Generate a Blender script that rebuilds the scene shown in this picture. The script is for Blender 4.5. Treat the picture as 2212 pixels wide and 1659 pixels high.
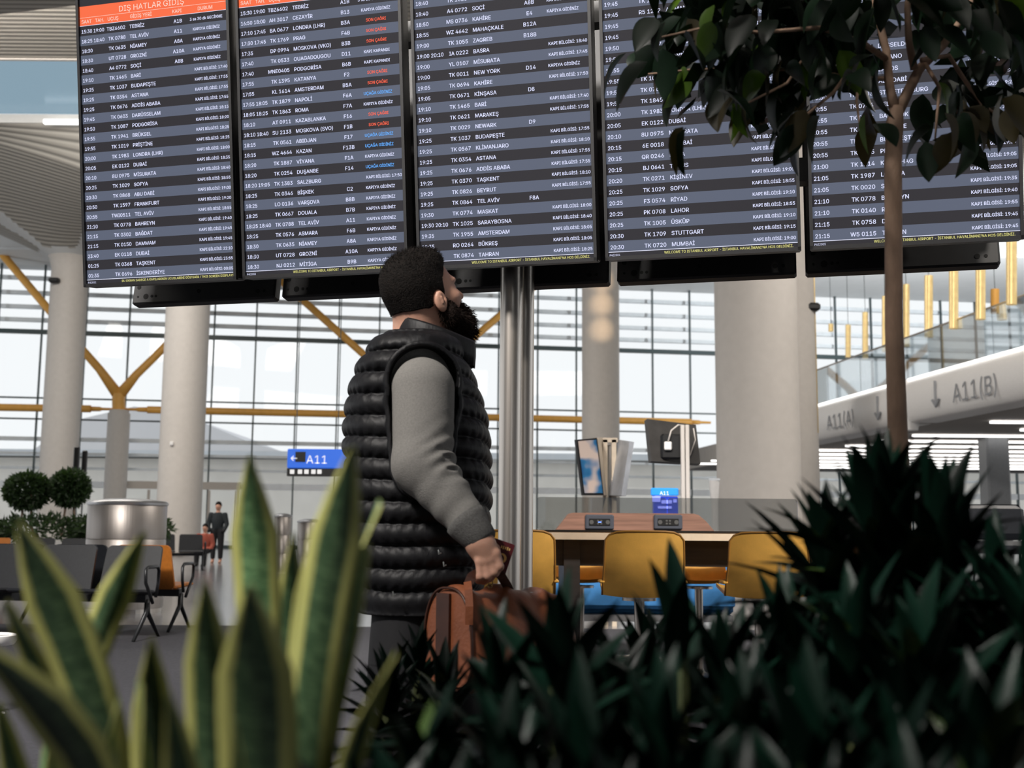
import bpy, math, random
import numpy as np
from mathutils import Matrix, Vector
from math import sin, cos, pi, radians as rad
random.seed(5); rng = np.random.default_rng(5)
for o in list(bpy.data.objects): bpy.data.objects.remove(o)
SC = bpy.context.scene; COL = SC.collection

# ---------------- camera
FPX, PITCH, ROLL, CAMZ = 2457.5, 0.1271, 0.0083, 1.02
CF = np.array([0, cos(PITCH), sin(PITCH)]); U0 = np.array([0, -sin(PITCH), cos(PITCH)]); R0 = np.array([1., 0, 0])
CR = cos(ROLL)*R0 + sin(ROLL)*U0; CU = -sin(ROLL)*R0 + cos(ROLL)*U0
def W(px, py, Y):
    d = CF + (px-1106)/FPX*CR - (py-829.5)/FPX*CU
    t = Y/d[1]
    return np.array([d[0]*t, Y, CAMZ + d[2]*t])
cam = bpy.data.cameras.new('camera'); co = bpy.data.objects.new('camera', cam); COL.objects.link(co)
co.matrix_world = Matrix(((CR[0], CU[0], -CF[0], 0), (CR[1], CU[1], -CF[1], 0), (CR[2], CU[2], -CF[2], CAMZ), (0, 0, 0, 1)))
cam.sensor_width = 36; cam.lens = FPX/2212*36; cam.clip_start = .05; cam.clip_end = 600
cam.dof.use_dof = True; cam.dof.focus_distance = 4.2; cam.dof.aperture_fstop = 4.6; cam.dof.aperture_blades = 0
SC.camera = co
# ---------------- world, sun, exposure
wd = bpy.data.worlds.new('sky'); SC.world = wd; wd.use_nodes = True
bg = wd.node_tree.nodes['Background']; bg.inputs[0].default_value = (.955, .98, 1, 1); bg.inputs[1].default_value = 1.0
SC.view_settings.view_transform = 'Standard'; SC.view_settings.look = 'None'
SC.view_settings.exposure = 0.0; SC.view_settings.gamma = 1; SC.view_settings.use_curve_mapping = False
SC.cycles.max_bounces = 6; SC.cycles.transparent_max_bounces = 16; SC.cycles.use_denoising = True
SC.cycles.sample_clamp_indirect = 4; SC.cycles.caustics_reflective = False; SC.cycles.caustics_refractive = False

_fp = None
try:
    _fp = bpy.data.fonts.load(bpy.utils.system_resource('DATAFILES', path='fonts') + '/Inter.woff2')
except Exception: pass
def light(name, kind, loc, energy, color, target=None, **kw):
    l = bpy.data.lights.new(name, kind); l.energy = energy; l.color = color
    for k, v in kw.items(): setattr(l, k, v)
    o = bpy.data.objects.new(name, l); COL.objects.link(o); o.location = loc
    if target is not None:
        o.rotation_euler = (Vector(target)-Vector(loc)).to_track_quat('-Z', 'Y').to_euler()
    return o
# fill lamps added to brighten the hall, the man and the table
light('added_hall_fill', 'AREA', (-6, -6, 14), 1800, (1, .93, .84), (-3, 3, 0), shape='RECTANGLE', size=14, size_y=5)
light('added_hall_fill', 'AREA', (-5.0, -3.5, 9.5), 1000, (1, .95, .9), (-.4, 3, 1.3), shape='RECTANGLE', size=2.4, size_y=1.2, spread=rad(100))  # added key light aimed at the man
light('added_hall_fill', 'SPOT', (1.5, -6, 13), 9000, (1, .93, .84), (1.9, 7.6, .9), spot_size=rad(24), spot_blend=.5, shadow_soft_size=.5)  # added spot to brighten the table and stools
light('added_hall_fill', 'SPOT', (8, -1, 8), 5200, (1, .93, .84), (1.1, 6.5, .85), spot_size=rad(16), spot_blend=.5, shadow_soft_size=.4)  # second added spot, reaching the stool backs past the displays
for _x, _e in ((20, 11000), (-30, 1500)): light('added_soffit_fill', 'SPOT', (_x, 41, 5.2), _e, (.95, .98, 1), (_x-2, 50, 13.4), spot_size=rad(120), spot_blend=.8, shadow_soft_size=.5)  # added spots that lift the soffit, not fittings of the hall
for _y in (616, 668, 724): light('sun_glint_spot', 'SPOT', (6.5, 12, 13.5), 26000, (1, .70, .42), W(1293, _y, 44), spot_size=rad(2.2), spot_blend=1, shadow_soft_size=.1)  # added warm spots imitate sun patches on the column
light('added_hall_fill', 'AREA', (12, 16, 14), 2400, (1, .93, .85), (10, 22, 0), shape='RECTANGLE', size=14, size_y=5)  # added fill for the wide column and mezzanine
light('added_hall_fill', 'AREA', (-14, 28, 14), 3000, (1, .93, .85), (-12, 36, 0), shape='RECTANGLE', size=14, size_y=5)  # added fill for the left columns


# ---------------- materials
MATS = {}
def mat(name, col, rough=.5, metal=0, spec=.5, emit=None, es=1, noise=0, nscale=20, bump=0, bscale=60, trans=0, coat=0, coords='Object', stretch=(1, 1, 1), rnd=0):
    if name in MATS: return MATS[name]
    m = bpy.data.materials.new(name); m.use_nodes = True; nt = m.node_tree; b = nt.nodes['Principled BSDF']
    b.inputs['Base Color'].default_value = (*col, 1); b.inputs['Roughness'].default_value = rough
    b.inputs['Metallic'].default_value = metal; b.inputs['Specular IOR Level'].default_value = spec
    b.inputs['Coat Weight'].default_value = coat
    if emit: b.inputs['Emission Color'].default_value = (*emit, 1); b.inputs['Emission Strength'].default_value = es
    L = nt.links.new
    tc = nt.nodes.new('ShaderNodeTexCoord'); mp = nt.nodes.new('ShaderNodeMapping'); mp.inputs['Scale'].default_value = stretch
    L(tc.outputs[coords], mp.inputs[0])
    if noise:
        n = nt.nodes.new('ShaderNodeTexNoise'); n.inputs['Scale'].default_value = nscale; n.inputs['Detail'].default_value = 4
        L(mp.outputs[0], n.inputs['Vector'])
        r = nt.nodes.new('ShaderNodeMapRange'); r.inputs['From Min'].default_value = .3; r.inputs['From Max'].default_value = .7
        r.inputs['To Min'].default_value = 1-noise; r.inputs['To Max'].default_value = 1+noise; L(n.outputs[0], r.inputs[0])
        mx = nt.nodes.new('ShaderNodeMix'); mx.data_type = 'RGBA'; mx.blend_type = 'MULTIPLY'; mx.inputs[0].default_value = 1
        mx.inputs[6].default_value = (*col, 1); L(r.outputs[0], mx.inputs[7]); out = mx.outputs[2]
        L(out, b.inputs['Base Color'])
    if rnd:
        oi = nt.nodes.new('ShaderNodeObjectInfo'); hs = nt.nodes.new('ShaderNodeHueSaturation')
        r = nt.nodes.new('ShaderNodeMapRange'); r.inputs['To Min'].default_value = 1-rnd; r.inputs['To Max'].default_value = 1+rnd*1.6
        L(oi.outputs['Random'], r.inputs[0]); L(r.outputs[0], hs.inputs['Value'])
        hs.inputs['Color'].default_value = (*col, 1)
        if noise: L(out, hs.inputs['Color'])
        L(hs.outputs[0], b.inputs['Base Color'])
    if bump:
        n = nt.nodes.new('ShaderNodeTexNoise'); n.inputs['Scale'].default_value = bscale; n.inputs['Detail'].default_value = 5
        L(mp.outputs[0], n.inputs['Vector']); bp = nt.nodes.new('ShaderNodeBump'); bp.inputs['Strength'].default_value = bump
        bp.inputs['Distance'].default_value = .004; L(n.outputs[0], bp.inputs['Height']); L(bp.outputs[0], b.inputs['Normal'])
    if trans:
        ts = nt.nodes.new('ShaderNodeBsdfTranslucent'); ms = nt.nodes.new('ShaderNodeMixShader'); ms.inputs[0].default_value = trans
        ts.inputs[0].default_value = (min(1, col[0]*3), min(1, col[1]*3), col[2]*1.2, 1)
        L(b.outputs[0], ms.inputs[1]); L(ts.outputs[0], ms.inputs[2]); L(ms.outputs[0], nt.nodes['Material Output'].inputs[0])
    MATS[name] = m; return m

def glassmat(name, tint=(1, 1, 1), refl=.06, rough=0.02):
    m = bpy.data.materials.new(name); m.use_nodes = True; nt = m.node_tree; nt.nodes.remove(nt.nodes['Principled BSDF'])
    t = nt.nodes.new('ShaderNodeBsdfTransparent'); t.inputs[0].default_value = (*tint, 1)
    g = nt.nodes.new('ShaderNodeBsdfGlossy'); g.inputs['Roughness'].default_value = rough
    ms = nt.nodes.new('ShaderNodeMixShader'); ms.inputs[0].default_value = refl
    nt.links.new(t.outputs[0], ms.inputs[1]); nt.links.new(g.outputs[0], ms.inputs[2]); nt.links.new(ms.outputs[0], nt.nodes['Material Output'].inputs[0])
    MATS[name] = m; return m

M_black = mat('black_plastic', (.006, .006, .007), .45, noise=.2, nscale=60)
M_steel = mat('brushed_steel', (.62, .57, .52), .30, 1, noise=.05, nscale=200, stretch=(1, 1, .01), bump=.04, bscale=200)
M_conc = mat('painted_column', (.62, .58, .54), .6, noise=.03, nscale=6, bump=.1, bscale=8)
M_white = mat('white_panel', (.90, .88, .86), .4, noise=.02)
M_soffit = mat('pale_soffit', (.75, .76, .76), .6, noise=.03, nscale=1)
M_dkmull = mat('dark_mullion', (.045, .07, .075), .4, noise=.1)
M_louver = mat('louver_grey', (.86, .90, .94), .5, noise=.05, nscale=3)
M_yellow = mat('ochre_paint', (.78, .40, .08), .45, noise=.06, nscale=4)
M_floor = mat('floor_stone', (.20, .20, .21), .16, spec=.5, noise=.12, nscale=3, bump=.05, bscale=30)
M_glass = glassmat('pane_glass', (.995, 1, 1), .014)
M_skyl = glassmat('skylight_glass', (.52, .62, .68), .05, .2)

def ribbed(name, col, scale):
    m = bpy.data.materials.new(name); m.use_nodes = True; nt = m.node_tree; b = nt.nodes['Principled BSDF']; L = nt.links.new
    tc = nt.nodes.new('ShaderNodeTexCoord'); w = nt.nodes.new('ShaderNodeTexWave'); w.wave_type = 'BANDS'; w.bands_direction = 'Y'
    w.inputs['Scale'].default_value = scale; L(tc.outputs['Object'], w.inputs['Vector'])
    cr = nt.nodes.new('ShaderNodeValToRGB'); cr.color_ramp.elements[0].color = (*[c*.42 for c in col], 1); cr.color_ramp.elements[1].color = (*col, 1)
    cr.color_ramp.elements[1].position = .5; L(w.outputs[0], cr.inputs[0]); L(cr.outputs[0], b.inputs['Base Color'])
    bp = nt.nodes.new('ShaderNodeBump'); bp.inputs['Strength'].default_value = .4; bp.inputs['Distance'].default_value = .05
    L(w.outputs[0], bp.inputs['Height']); L(bp.outputs[0], b.inputs['Normal']); b.inputs['Roughness'].default_value = .6
    MATS[name] = m; return m
M_rib = ribbed('ribbed_ceiling', (.50, .47, .42), 1.25)

# ---------------- object helpers
def link(o): COL.objects.link(o); return o
def root(name, loc, label, cat, group=None, rotz=0, mw=None):
    o = link(bpy.data.objects.new(name, None)); o.empty_display_size = .1
    if mw is not None: o.matrix_world = mw
    else: o.location = loc; o.rotation_euler = (0, 0, rotz)
    o['label'] = label; o['category'] = cat
    if group: o['group'] = group
    return o
def tag(o, label, cat, group=None, kind=None):
    o['label'] = label; o['category'] = cat
    if group: o['group'] = group
    if kind: o['kind'] = kind
    return o

class MB:
    def __init__(s): s.v = []; s.f = []; s.m = []; s.uv = {}
    def add(s, V, F, mi=0):
        n = len(s.v); s.v += [tuple(map(float, v)) for v in V]; s.f += [tuple(i+n for i in f) for f in F]; s.m += [mi]*len(F); return s
    def box(s, c, d, R=None, bev=0, mi=0, taper=1):
        x, y, z = d[0]/2, d[1]/2, d[2]/2
        if bev:
            b = min(bev, x*.9, y*.9, z*.9); V = []; 
            for sz in (-1, 1):
                for k, (ix, iy, iz) in enumerate(((b, b, 0), (0, 0, b)) if sz < 0 else ((0, 0, b), (b, b, 0))):
                    X, Y_, Z = x-ix, y-iy, z-iz
                    q = b if ix == 0 else b*.6
                    V += [(-X+q, -Y_, sz*Z), (X-q, -Y_, sz*Z), (X, -Y_+q, sz*Z), (X, Y_-q, sz*Z), (X-q, Y_, sz*Z), (-X+q, Y_, sz*Z), (-X, Y_-q, sz*Z), (-X, -Y_+q, sz*Z)]
            F = [tuple(range(7, -1, -1)), tuple(range(24, 32))]
            for r in range(3):
                for i in range(8): F.append((r*8+i, r*8+(i+1) % 8, r*8+8+(i+1) % 8, r*8+8+i))
        else:
            V = [(sx*x*(taper if sz > 0 else 1), sy*y*(taper if sz > 0 else 1), sz*z) for sz in (-1, 1) for sy in (-1, 1) for sx in (-1, 1)]
            F = [(0, 2, 3, 1), (4, 5, 7, 6), (0, 1, 5, 4), (2, 6, 7, 3), (0, 4, 6, 2), (1, 3, 7, 5)]
        V = np.array(V, float)
        if R is not None: V = V@np.array(R).T
        return s.add(V+np.array(c, float), F, mi)
    def tube(s, pts, r, n=12, mi=0, cap=True, closed=False, flat=None):
        pts = [np.array(p, float) for p in pts]; r = r if hasattr(r, '__len__') else [r]*len(pts); rings = []
        up = None
        for i, p in enumerate(pts):
            if closed: t = pts[(i+1) % len(pts)]-pts[i-1]
            else: t = pts[min(i+1, len(pts)-1)]-pts[max(i-1, 0)]
            t = t/(np.linalg.norm(t)+1e-9)
            if up is None:
                up = np.array([0, 0, 1.]) if abs(t[2]) < .9 else np.array([0, 1., 0])
            a = np.cross(t, up); a /= np.linalg.norm(a)+1e-9; b = np.cross(a, t); up = b
            fl = flat or 1
            rings.append([p+r[i]*(cos(2*pi*k/n)*a+fl*sin(2*pi*k/n)*b) for k in range(n)])
        V = [v for g in rings for v in g]; F = []
        m = len(pts)
        for i in range(m if closed else m-1):
            j = (i+1) % m
            for k in range(n): F.append((i*n+k, i*n+(k+1) % n, j*n+(k+1) % n, j*n+k))
        if cap and not closed: F += [tuple(range(n-1, -1, -1)), tuple((m-1)*n+k for k in range(n))]
        return s.add(V, F, mi)
    def lathe(s, prof, c=(0, 0, 0), n=32, mi=0):
        V = [(c[0]+r*cos(2*pi*k/n), c[1]+r*sin(2*pi*k/n), c[2]+z) for r, z in prof for k in range(n)]; F = []
        for i in range(len(prof)-1):
            for k in range(n): F.append((i*n+k, i*n+(k+1) % n, (i+1)*n+(k+1) % n, (i+1)*n+k))
        F += [tuple(range(n-1, -1, -1)), tuple((len(prof)-1)*n+k for k in range(n))]
        return s.add(V, F, mi)
    def slab(s, outline, depth, O, X, Y_, mi=0):
        """outline (2D) in plane O,X,Y extruded symmetrically by depth along the normal"""
        O, X, Y_ = map(lambda q: np.array(q, float), (O, X, Y_)); N = np.cross(X, Y_); N /= np.linalg.norm(N); n = len(outline)
        V = [O+u*X+v*Y_+N*depth/2 for u, v in outline]+[O+u*X+v*Y_-N*depth/2 for u, v in outline]
        F = [tuple(range(n)), tuple(range(2*n-1, n-1, -1))]+[(i, i+n, (i+1) % n+n, (i+1) % n) for i in range(n)]
        return s.add(V, F, mi)
    def obj(s, name, m, parent=None, smooth=False, world=True, bevel=0):
        me = bpy.data.meshes.new(name); V = np.array(s.v)
        if parent is not None and world:
            V = V-np.array(parent.matrix_world.translation if parent.parent is None and parent.type != 'EMPTY' else origin(parent))
        me.from_pydata(V.tolist(), [], s.f)
        for q in (m if isinstance(m, (list, tuple)) else [m]): me.materials.append(q)
        me.polygons.foreach_set('material_index', s.m)
        if smooth: me.polygons.foreach_set('use_smooth', [True]*len(s.f))
        me.update()
        o = link(bpy.data.objects.new(name, me))
        if parent is not None: o.parent = parent
        if smooth == 'auto': o.modifiers.new('edge', 'EDGE_SPLIT').split_angle = rad(40)
        return o
def origin(p):
    o = np.zeros(3)
    while p is not None: o += np.array(p.location); p = p.parent
    return o
def struct(o, label=None):
    o['kind'] = 'structure'
    if label: o['label'] = label
    return o
def rrect(w, h, r, n=4):
    out = []
    for cx, cy, a0 in ((w/2-r, h/2-r, 0), (-w/2+r, h/2-r, 90), (-w/2+r, -h/2+r, 180), (w/2-r, -h/2+r, 270)):
        for k in range(n+1): a = rad(a0+90*k/n); out.append((cx+r*cos(a), cy+r*sin(a)))
    return out
def dup(r, loc, rotz, label, group=None):
    c = r.copy(); link(c); c.location = loc; c.rotation_euler = (0, 0, rotz); c['label'] = label
    if group: c['group'] = group
    for ch in list(r.children):
        d = ch.copy(); link(d); d.parent = c
        for g in list(ch.children):
            e = g.copy(); link(e); e.parent = d
    return c

# =====================================================================  SETTING
FD0, YAW = 54., 0.147         # facade depth at image x=300; it recedes to the right
fP = W(300, 1146, FD0); fdir = np.array([cos(YAW), sin(YAW), 0]); fn = np.array([sin(YAW), -cos(YAW), 0])
def fpt(s, z, off=0): return np.array([fP[0], fP[1], 0])+s*fdir+fn*off+np.array([0, 0, z])
def f_at(px, py, off=0):
    d = CF + (px-1106)/FPX*CR - (py-829.5)/FPX*CU
    A = np.array([fP[0], fP[1], 0])+fn*off; t = (A@fn)/(d@fn); P = np.array([0, 0, CAMZ])+d*t
    return (P-A)@fdir, P[2]

b = MB(); b.box((0, 20, -.05), (130, 130, .1)); struct(b.obj('floor', M_floor))
M_wallb = mat('back_wall', (.20, .18, .16), .7, noise=.08, nscale=2)
for _x0, _x1 in ((-45, 2.6), (7.6, 45)):  # wall added to darken the plants; its gap brightens the divider's reflection
    b = MB(); b.box(((_x0+_x1)/2, -14, 7.3), (_x1-_x0, .3, 14.6)); struct(b.obj('wall_back', M_wallb), 'unseen taupe wall added behind the camera to darken the foreground')
# floor joints: wide dark carpet area under the seating
M_carpet = mat('dark_carpet', (.045, .045, .055), .9, noise=.25, nscale=40, bump=.3, bscale=300)
b = MB(); b.box((-2, 5.2, .004), (26, 13.6, .008)); struct(b.obj('floor_carpet', M_carpet), 'dark grey carpet laid under the seating benches')

# ceiling : ribbed vault, drooping to the columns, with skylight strip
COLS = [(W(119, 1140, 46.), .73, 'pale round column crowned by a ribbed funnel, far left with a small dark camera'),
        (W(385, 1140, 40.), .765, 'pale round column behind the perforated steel drum'),
        (W(1298, 1140, 44.), .73, 'pale round column with warm patches of sunlight near its top'),
        (W(1641, 1140, 20.), .725, 'widest pale round column, behind the long wooden table'),
        (W(1712, 1140, 29.), .70, 'shaded column peeking out behind the widest column')]
def ceil_z(x, y):
    z = 14.6-0*x
    for (c, r, _) in COLS[:3]:
        d = np.hypot(x-c[0], y-c[1]); z = z-(14.6-11.9)*np.clip(1-(d-.7)/7.4, 0, 1)**1.35*np.clip((y-37.2)/1.2, 0, 1)
    return np.minimum(z, 14.6-(1.15)*np.clip((y-47)/3, 0, 1))
NX, NY = 150, 130
xs = np.concatenate([np.linspace(-45, -27, 14), np.linspace(-27, -12, 110)[1:], np.linspace(-12, 45, 80)[1:]]); NX = len(xs)
ys = np.concatenate([np.linspace(-25, 32.0, 30), np.linspace(32.0, 37.2, 3)[1:], np.linspace(37.2, 50.5, NY-32)[1:]])
NYv = len(ys); b = MB(); XX, YY = np.meshgrid(xs, ys); Z = ceil_z(XX, YY)
V = np.stack([XX.ravel(), YY.ravel(), Z.ravel()], 1); F = []; MI = []
for j in range(NYv-1):
    for i in range(NX-1):
        xm, ym = (xs[i]+xs[i+1])/2, (ys[j]+ys[j+1])/2
        if 32.0 < ym < 37.2 and xm < -8: continue
        mi = 0
        for (c, r, _) in COLS[:3]:
            dx, dy = xm-c[0], ym-c[1]; d = math.hypot(dx, dy)
            if d < 7.5:
                a = abs(math.degrees(math.atan2(dx, -dy)))
                if d < 1.25 or 30 < a < 48 : mi = 1
        if ym > 47: mi = 1
        F.append((j*NX+i, j*NX+i+1, (j+1)*NX+i+1, (j+1)*NX+i)); MI.append(mi)
b.add(V, F); b.m = MI
struct(b.obj('ceiling', [M_rib, M_soffit], smooth=True))
b = MB(); q_ = [(-56, 50.2), (55, 50.2), (55, 54+.1477*(55+15)-.2), (-56, 54+.1477*(-56+15)+1.2)]; q_[3] = (-56, max(50.3, q_[3][1])); b.add([(x, y, z) for z in (13.38, 13.5) for x, y in q_], [(3, 2, 1, 0), (4, 5, 6, 7), (0, 1, 5, 4), (1, 2, 6, 5), (2, 3, 7, 6), (3, 0, 4, 7)]); struct(b.obj('ceiling_soffit', M_soffit), 'smooth pale soffit along the glass facade')
b = MB(); b.box((-27, 34.6, 14.9), (36, 5.2, .03)); o = struct(b.obj('window_2', M_skyl), 'pale blue skylight strip in the ribbed ceiling')
b = MB()
for y in (31.95, 37.25): b.box((-27, y, 14.72), (36, .12, .3))
b.obj('window_frame', M_conc, o, world=True)
b = MB(); p = W(90, 232, 34.2); b.box((p[0]+4.2, 36.9, 14.5), (10.5, .14, .14))
tag(b.obj('ceiling_light', mat('lamp_white', (1, 1, 1), emit=(1, 1, 1), es=1.6)), 'bright white linear lamp along the edge of the skylight strip', 'light')

# facade
win = MB()
s_l, s_r = f_at(-500, 800)[0], f_at(3300, 800)[0]
mull_px = f_at(273, 830)[0]; step = f_at(366, 833)[0]-mull_px
k0 = int((s_l-mull_px)//step); k1 = int((s_r-mull_px)//step)
S_m = [mull_px+k*step for k in range(k0, k1+1)]
z_bar = f_at(273, 723)[1]; z_t1 = f_at(273, 864)[1]; z_t2 = f_at(273, 909)[1]; z_low = f_at(273, 1048)[1]; ZT = 13.4
R2 = np.array([[cos(YAW), -sin(YAW), 0], [sin(YAW), cos(YAW), 0], [0, 0, 1]])
wroot = MB()
wroot.box(fpt((s_l+s_r)/2, z_bar), (s_r-s_l, .25, .20), R2)
wroot = wroot.obj('window_1', M_dkmull); struct(wroot, 'tall glazed facade of the hall with dark mullions and grey louvres')
for s in S_m:
    m = MB(); m.box(fpt(s, ZT/2), (.07, .16, ZT), R2); m.obj('mullion', M_dkmull, wroot)
for z, h in ((z_t1, .07), (z_t2, .07), (z_low, .30), (.08, .16)):
    m = MB(); m.box(fpt((s_l+s_r)/2, z), (s_r-s_l, .14, h), R2); m.obj('transom', M_louver if h > .2 else M_dkmull, wroot)
lz = [f_at(273, y)[1] for y in (694, 666, 636, 604)]
lz2 = [f_at(273, y)[1] for y in (950, 981, 1012)]
for z in lz+lz2:
    m = MB(); m.box(fpt((s_l+s_r)/2, z, -.5), (s_r-s_l, .22, .19 if z > 5 else .12), R2); m.obj('louvre', M_louver, wroot)
zs = [0.1, z_low, z_t2, z_t1, z_bar, ZT]
pane_mesh = {}
for s in S_m[:-1]:
    for a, c in zip(zs[:-1], zs[1:]):
        key = (a, c)
        if key not in pane_mesh:
            m = MB(); m.box((0, 0, 0), (step-.08, .02, c-a-.08)); q = m.obj('pane', M_glass); pane_mesh[key] = q.data; o = q
        else: o = link(bpy.data.objects.new('pane', pane_mesh[key]))
        o.parent = wroot; o.location = fpt(s+step/2, (a+c)/2); o.rotation_euler = (0, 0, YAW)

# outside: apron, distant building, mountain-like roof
b = MB(); b.box((0, 200, -.35), (600, 285, .1)); struct(b.obj('ground', mat('apron_concrete', (.62, .6, .57), .8, noise=.05, nscale=.2)), 'pale concrete apron beyond the facade')
bl = root('terminal_building', (0, 95, 0), 'pale low terminal building seen far beyond the glass facade', 'building')
m = MB(); m.box((-8, 98, 3.2), (150, 6, 6.9)); m.obj('wall', mat('far_wall', (.72, .70, .66), .7, noise=.05, nscale=.5), bl)
m = MB(); m.box((-8, 97.6, 7.0), (154, 8, .5)); m.obj('roof', mat('far_roof', (.58, .62, .66), .7, noise=.05, nscale=.5), bl)
mw_ = mat('far_window', (.30, .36, .44), .2, noise=.1, nscale=.3); first = None
for zz in (1.5, 4.6):
    for i in range(40):
        if first is None:
            m = MB(); m.box((0, 0, 0), (2.9, .2, 1.5)); first = m.obj('window', mw_, bl); first.location = (-70, 0, zz)
            first.location = (-78, -.1, zz)
        else:
            o = link(bpy.data.objects.new('window', first.data)); o.parent = bl; o.location = (-78+i*3.5, -.1, zz)
b = MB(); prof = [(-62, 0), (-58, 9), (-52, 13.5), (-45, 15.2), (-38, 13.8), (-31, 11), (-22, 8.6), (-10, 7.2), (4, 6.0), (16, 0)]
b.slab([(x, z) for x, z in prof], 30, (0, 150, 0), (1, 0, 0), (0, 0, 1))
tag(b.obj('curved_roof', mat('haze_roof', (.62, .63, .66), .8, noise=.03, nscale=.1)), 'low curved grey roof of a distant hall on the horizon', 'building')

# doors at the foot of the facade
def door(n, px, ylab):
    s, z = f_at(px, 1100); P = fpt(s, 0, .3); r = MB()
    for dx in (-1.35, 1.35): r.box(P+R2@np.array([dx, 0, 1.45]), (.12, .2, 2.9), R2)
    r.box(P+R2@np.array([0, 0, 2.95]), (2.9, .3, .35), R2)
    o = struct(r.obj('door_%d' % n, mat('door_frame', (.55, .50, .45), .4, noise=.05)), ylab)
    for dx in (-.63, .63):
        m = MB(); m.box(P+R2@np.array([dx, 0, 1.38]), (1.2, .05, 2.7), R2); m.obj('door_leaf', M_glass, o)
        m = MB()
        for e in (-.6, .6): m.box(P+R2@np.array([dx+e, -.02, 1.38]), (.06, .07, 2.7), R2)
        m.obj('leaf_frame', mat('door_frame', (0, 0, 0)), o)
door(1, 452, 'glazed double door at the foot of the facade beside a column'); door(2, 322, 'glazed door between two columns at the facade')

# columns
for i, (c, r, lab) in enumerate(COLS):
    m = MB(); H = 12.2 if i < 3 else 14.6
    prof = [(r*1.0, 0), (r, H-1.5), (r*1.0, H-.7), (r*1.12, H-.3), (r*1.45, H)] if i < 3 else [(r, 0), (r, H)]
    m.lathe(prof, (c[0], c[1], 0), 48); o = struct(m.obj('pillar_%d' % (i+1), M_conc, smooth='auto'), lab)
    m = MB(); m.lathe([(r+.03, 0), (r+.03, .12), (r, .14)], (c[0], c[1], 0), 48); m.obj('skirting', M_steel, o)
    if i in (0, 4):
        p = W(118, 606, 46-.8) if i == 0 else W(1752, 664, 28.6)
        m = MB(); m.box(p, (.42, .35, .2), bev=.05); m.tube([p+[0, 0, -.02], p+[0, .4, -.02]], .06, 8); m.obj('security_camera', M_black, o)
    if i == 1:
        m = MB(); p = W(371, 958, 39.2); m.box(p, (.12, .1, .14), bev=.02); m.obj('sensor', M_white, o)
    if i == 4:
        m = MB(); p = W(1749, 700, 28.5); p2 = W(1757, 700, 28.7)
        m.box((p2[0], p2[1], 5.7), (.1, .1, 4.4)); m.obj('brass_strip', mat('brass', (.62, .45, .18), .3, 1, noise=.1), o)

# ochre struts: Y-shaped trees near the facade
def ytree(pxs, lab):
    P = lambda x, y: (lambda q: fpt(q[0], q[1], 1.6))(f_at(x, y, 1.6))
    cx = pxs['c']; base = P(cx, 900); r = root('strut_post', (base[0], base[1], 0), lab, 'support post')
    m = MB(); zt = P(cx, 893)[2]; m.lathe([(.50, 0), (.50, zt), (.44, zt+.02), (.44, zt+.15)], (base[0], base[1], 0), 32); m.obj('concrete_post', M_conc, r, smooth='auto')
    n = P(cx, 850); m = MB(); m.tube([base+[0, 0, .1], n+[0, 0, -.35], n], [.30, .29, .30], 20); m.obj('node', M_yellow, r, smooth='auto')
    for (x, y) in pxs['arms']:
        e = P(x, y); m = MB(); d = e-n; m.tube([n-[0, 0, .12], n+d*.12+[0, 0, .05], n+d*.25, e], [.27, .19, .18, .18], 16); m.obj('arm', M_yellow, r, smooth=True)
    return r
ytree(dict(c=257, arms=[(-95, 430), (560, 540)]), 'ochre Y-shaped strut on a concrete post between the two nearest left columns')
ytree(dict(c=880, arms=[(600, 600), (1200, 580)]), 'ochre Y-shaped strut behind the man, its arms rising either side of him')
def tie(px0, px1, y0, y1, lab):
    a = fpt(*f_at(px0, y0, 1.6), 1.6); c = fpt(*f_at(px1, y1, 1.6), 1.6); d = (c-a)/np.linalg.norm(c-a)
    r = root('tie_beam', tuple(a), lab, 'beam'); m = MB(); m.tube([a+d*1.0, c-d*1.0], .17, 16); m.obj('tube', M_yellow, r, smooth='auto')
    m = MB()
    m.tube([a, a+d*.5, a+d*.6, a+d*1.05], [.06, .07, .11, .12], 10); m.tube([c, c-d*.5, c-d*.6, c-d*1.05], [.06, .07, .11, .12], 10); m.obj('end_rod', M_yellow, r, smooth=True)
tie(-420, 245, 873, 884, 'ochre horizontal tube ending at the left strut post')
tie(270, 860, 884, 897, 'ochre horizontal tube between the two strut posts')
tie(900, 1535, 898, 913, 'ochre horizontal tube running past the sunlit column')

# right: mezzanine edge, glass balustrade, ceiling with line lamps
HZ = lambda x: 1145.5+x*ROLL+4   # horizon
mA = np.array([8.85, 33., 0]); mD = np.array([-.116, 1, 0]); mD /= np.linalg.norm(mD)
def mpt(Y): t = (Y-33)/mD[1]; return mA+mD*t
zb, ztp = 3.62, 4.62
def mezz(Y0, Y1, lab):
    a, c = mpt(Y0), mpt(Y1); o = MB(); prof = []
    for k in range(9): an = rad(-90+180*k/8); prof.append((-.22*cos(an), (ztp+zb)/2+(ztp-zb)/2*sin(an)))
    prof += [(.6, ztp), (.6, zb)]
    V = [a+[u, 0, z] for u, z in prof]+[c+[u, 0, z] for u, z in prof]; n = len(prof)
    o.add(V, [tuple(range(n)), tuple(range(2*n-1, n-1, -1))]+[(i, i+n, (i+1) % n+n, (i+1) % n) for i in range(n)])
    r = tag(o.obj('edge_beam', M_white, smooth='auto'), lab, 'beam'); return r, a, c
r1, a1, c1 = mezz(27.0, 14., 'white rounded mezzanine edge marked with a down arrow and A11(B)')
r2, a2, c2 = mezz(34.5, 27.35, 'farther white mezzanine edge half hidden behind the tree trunk')
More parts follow.
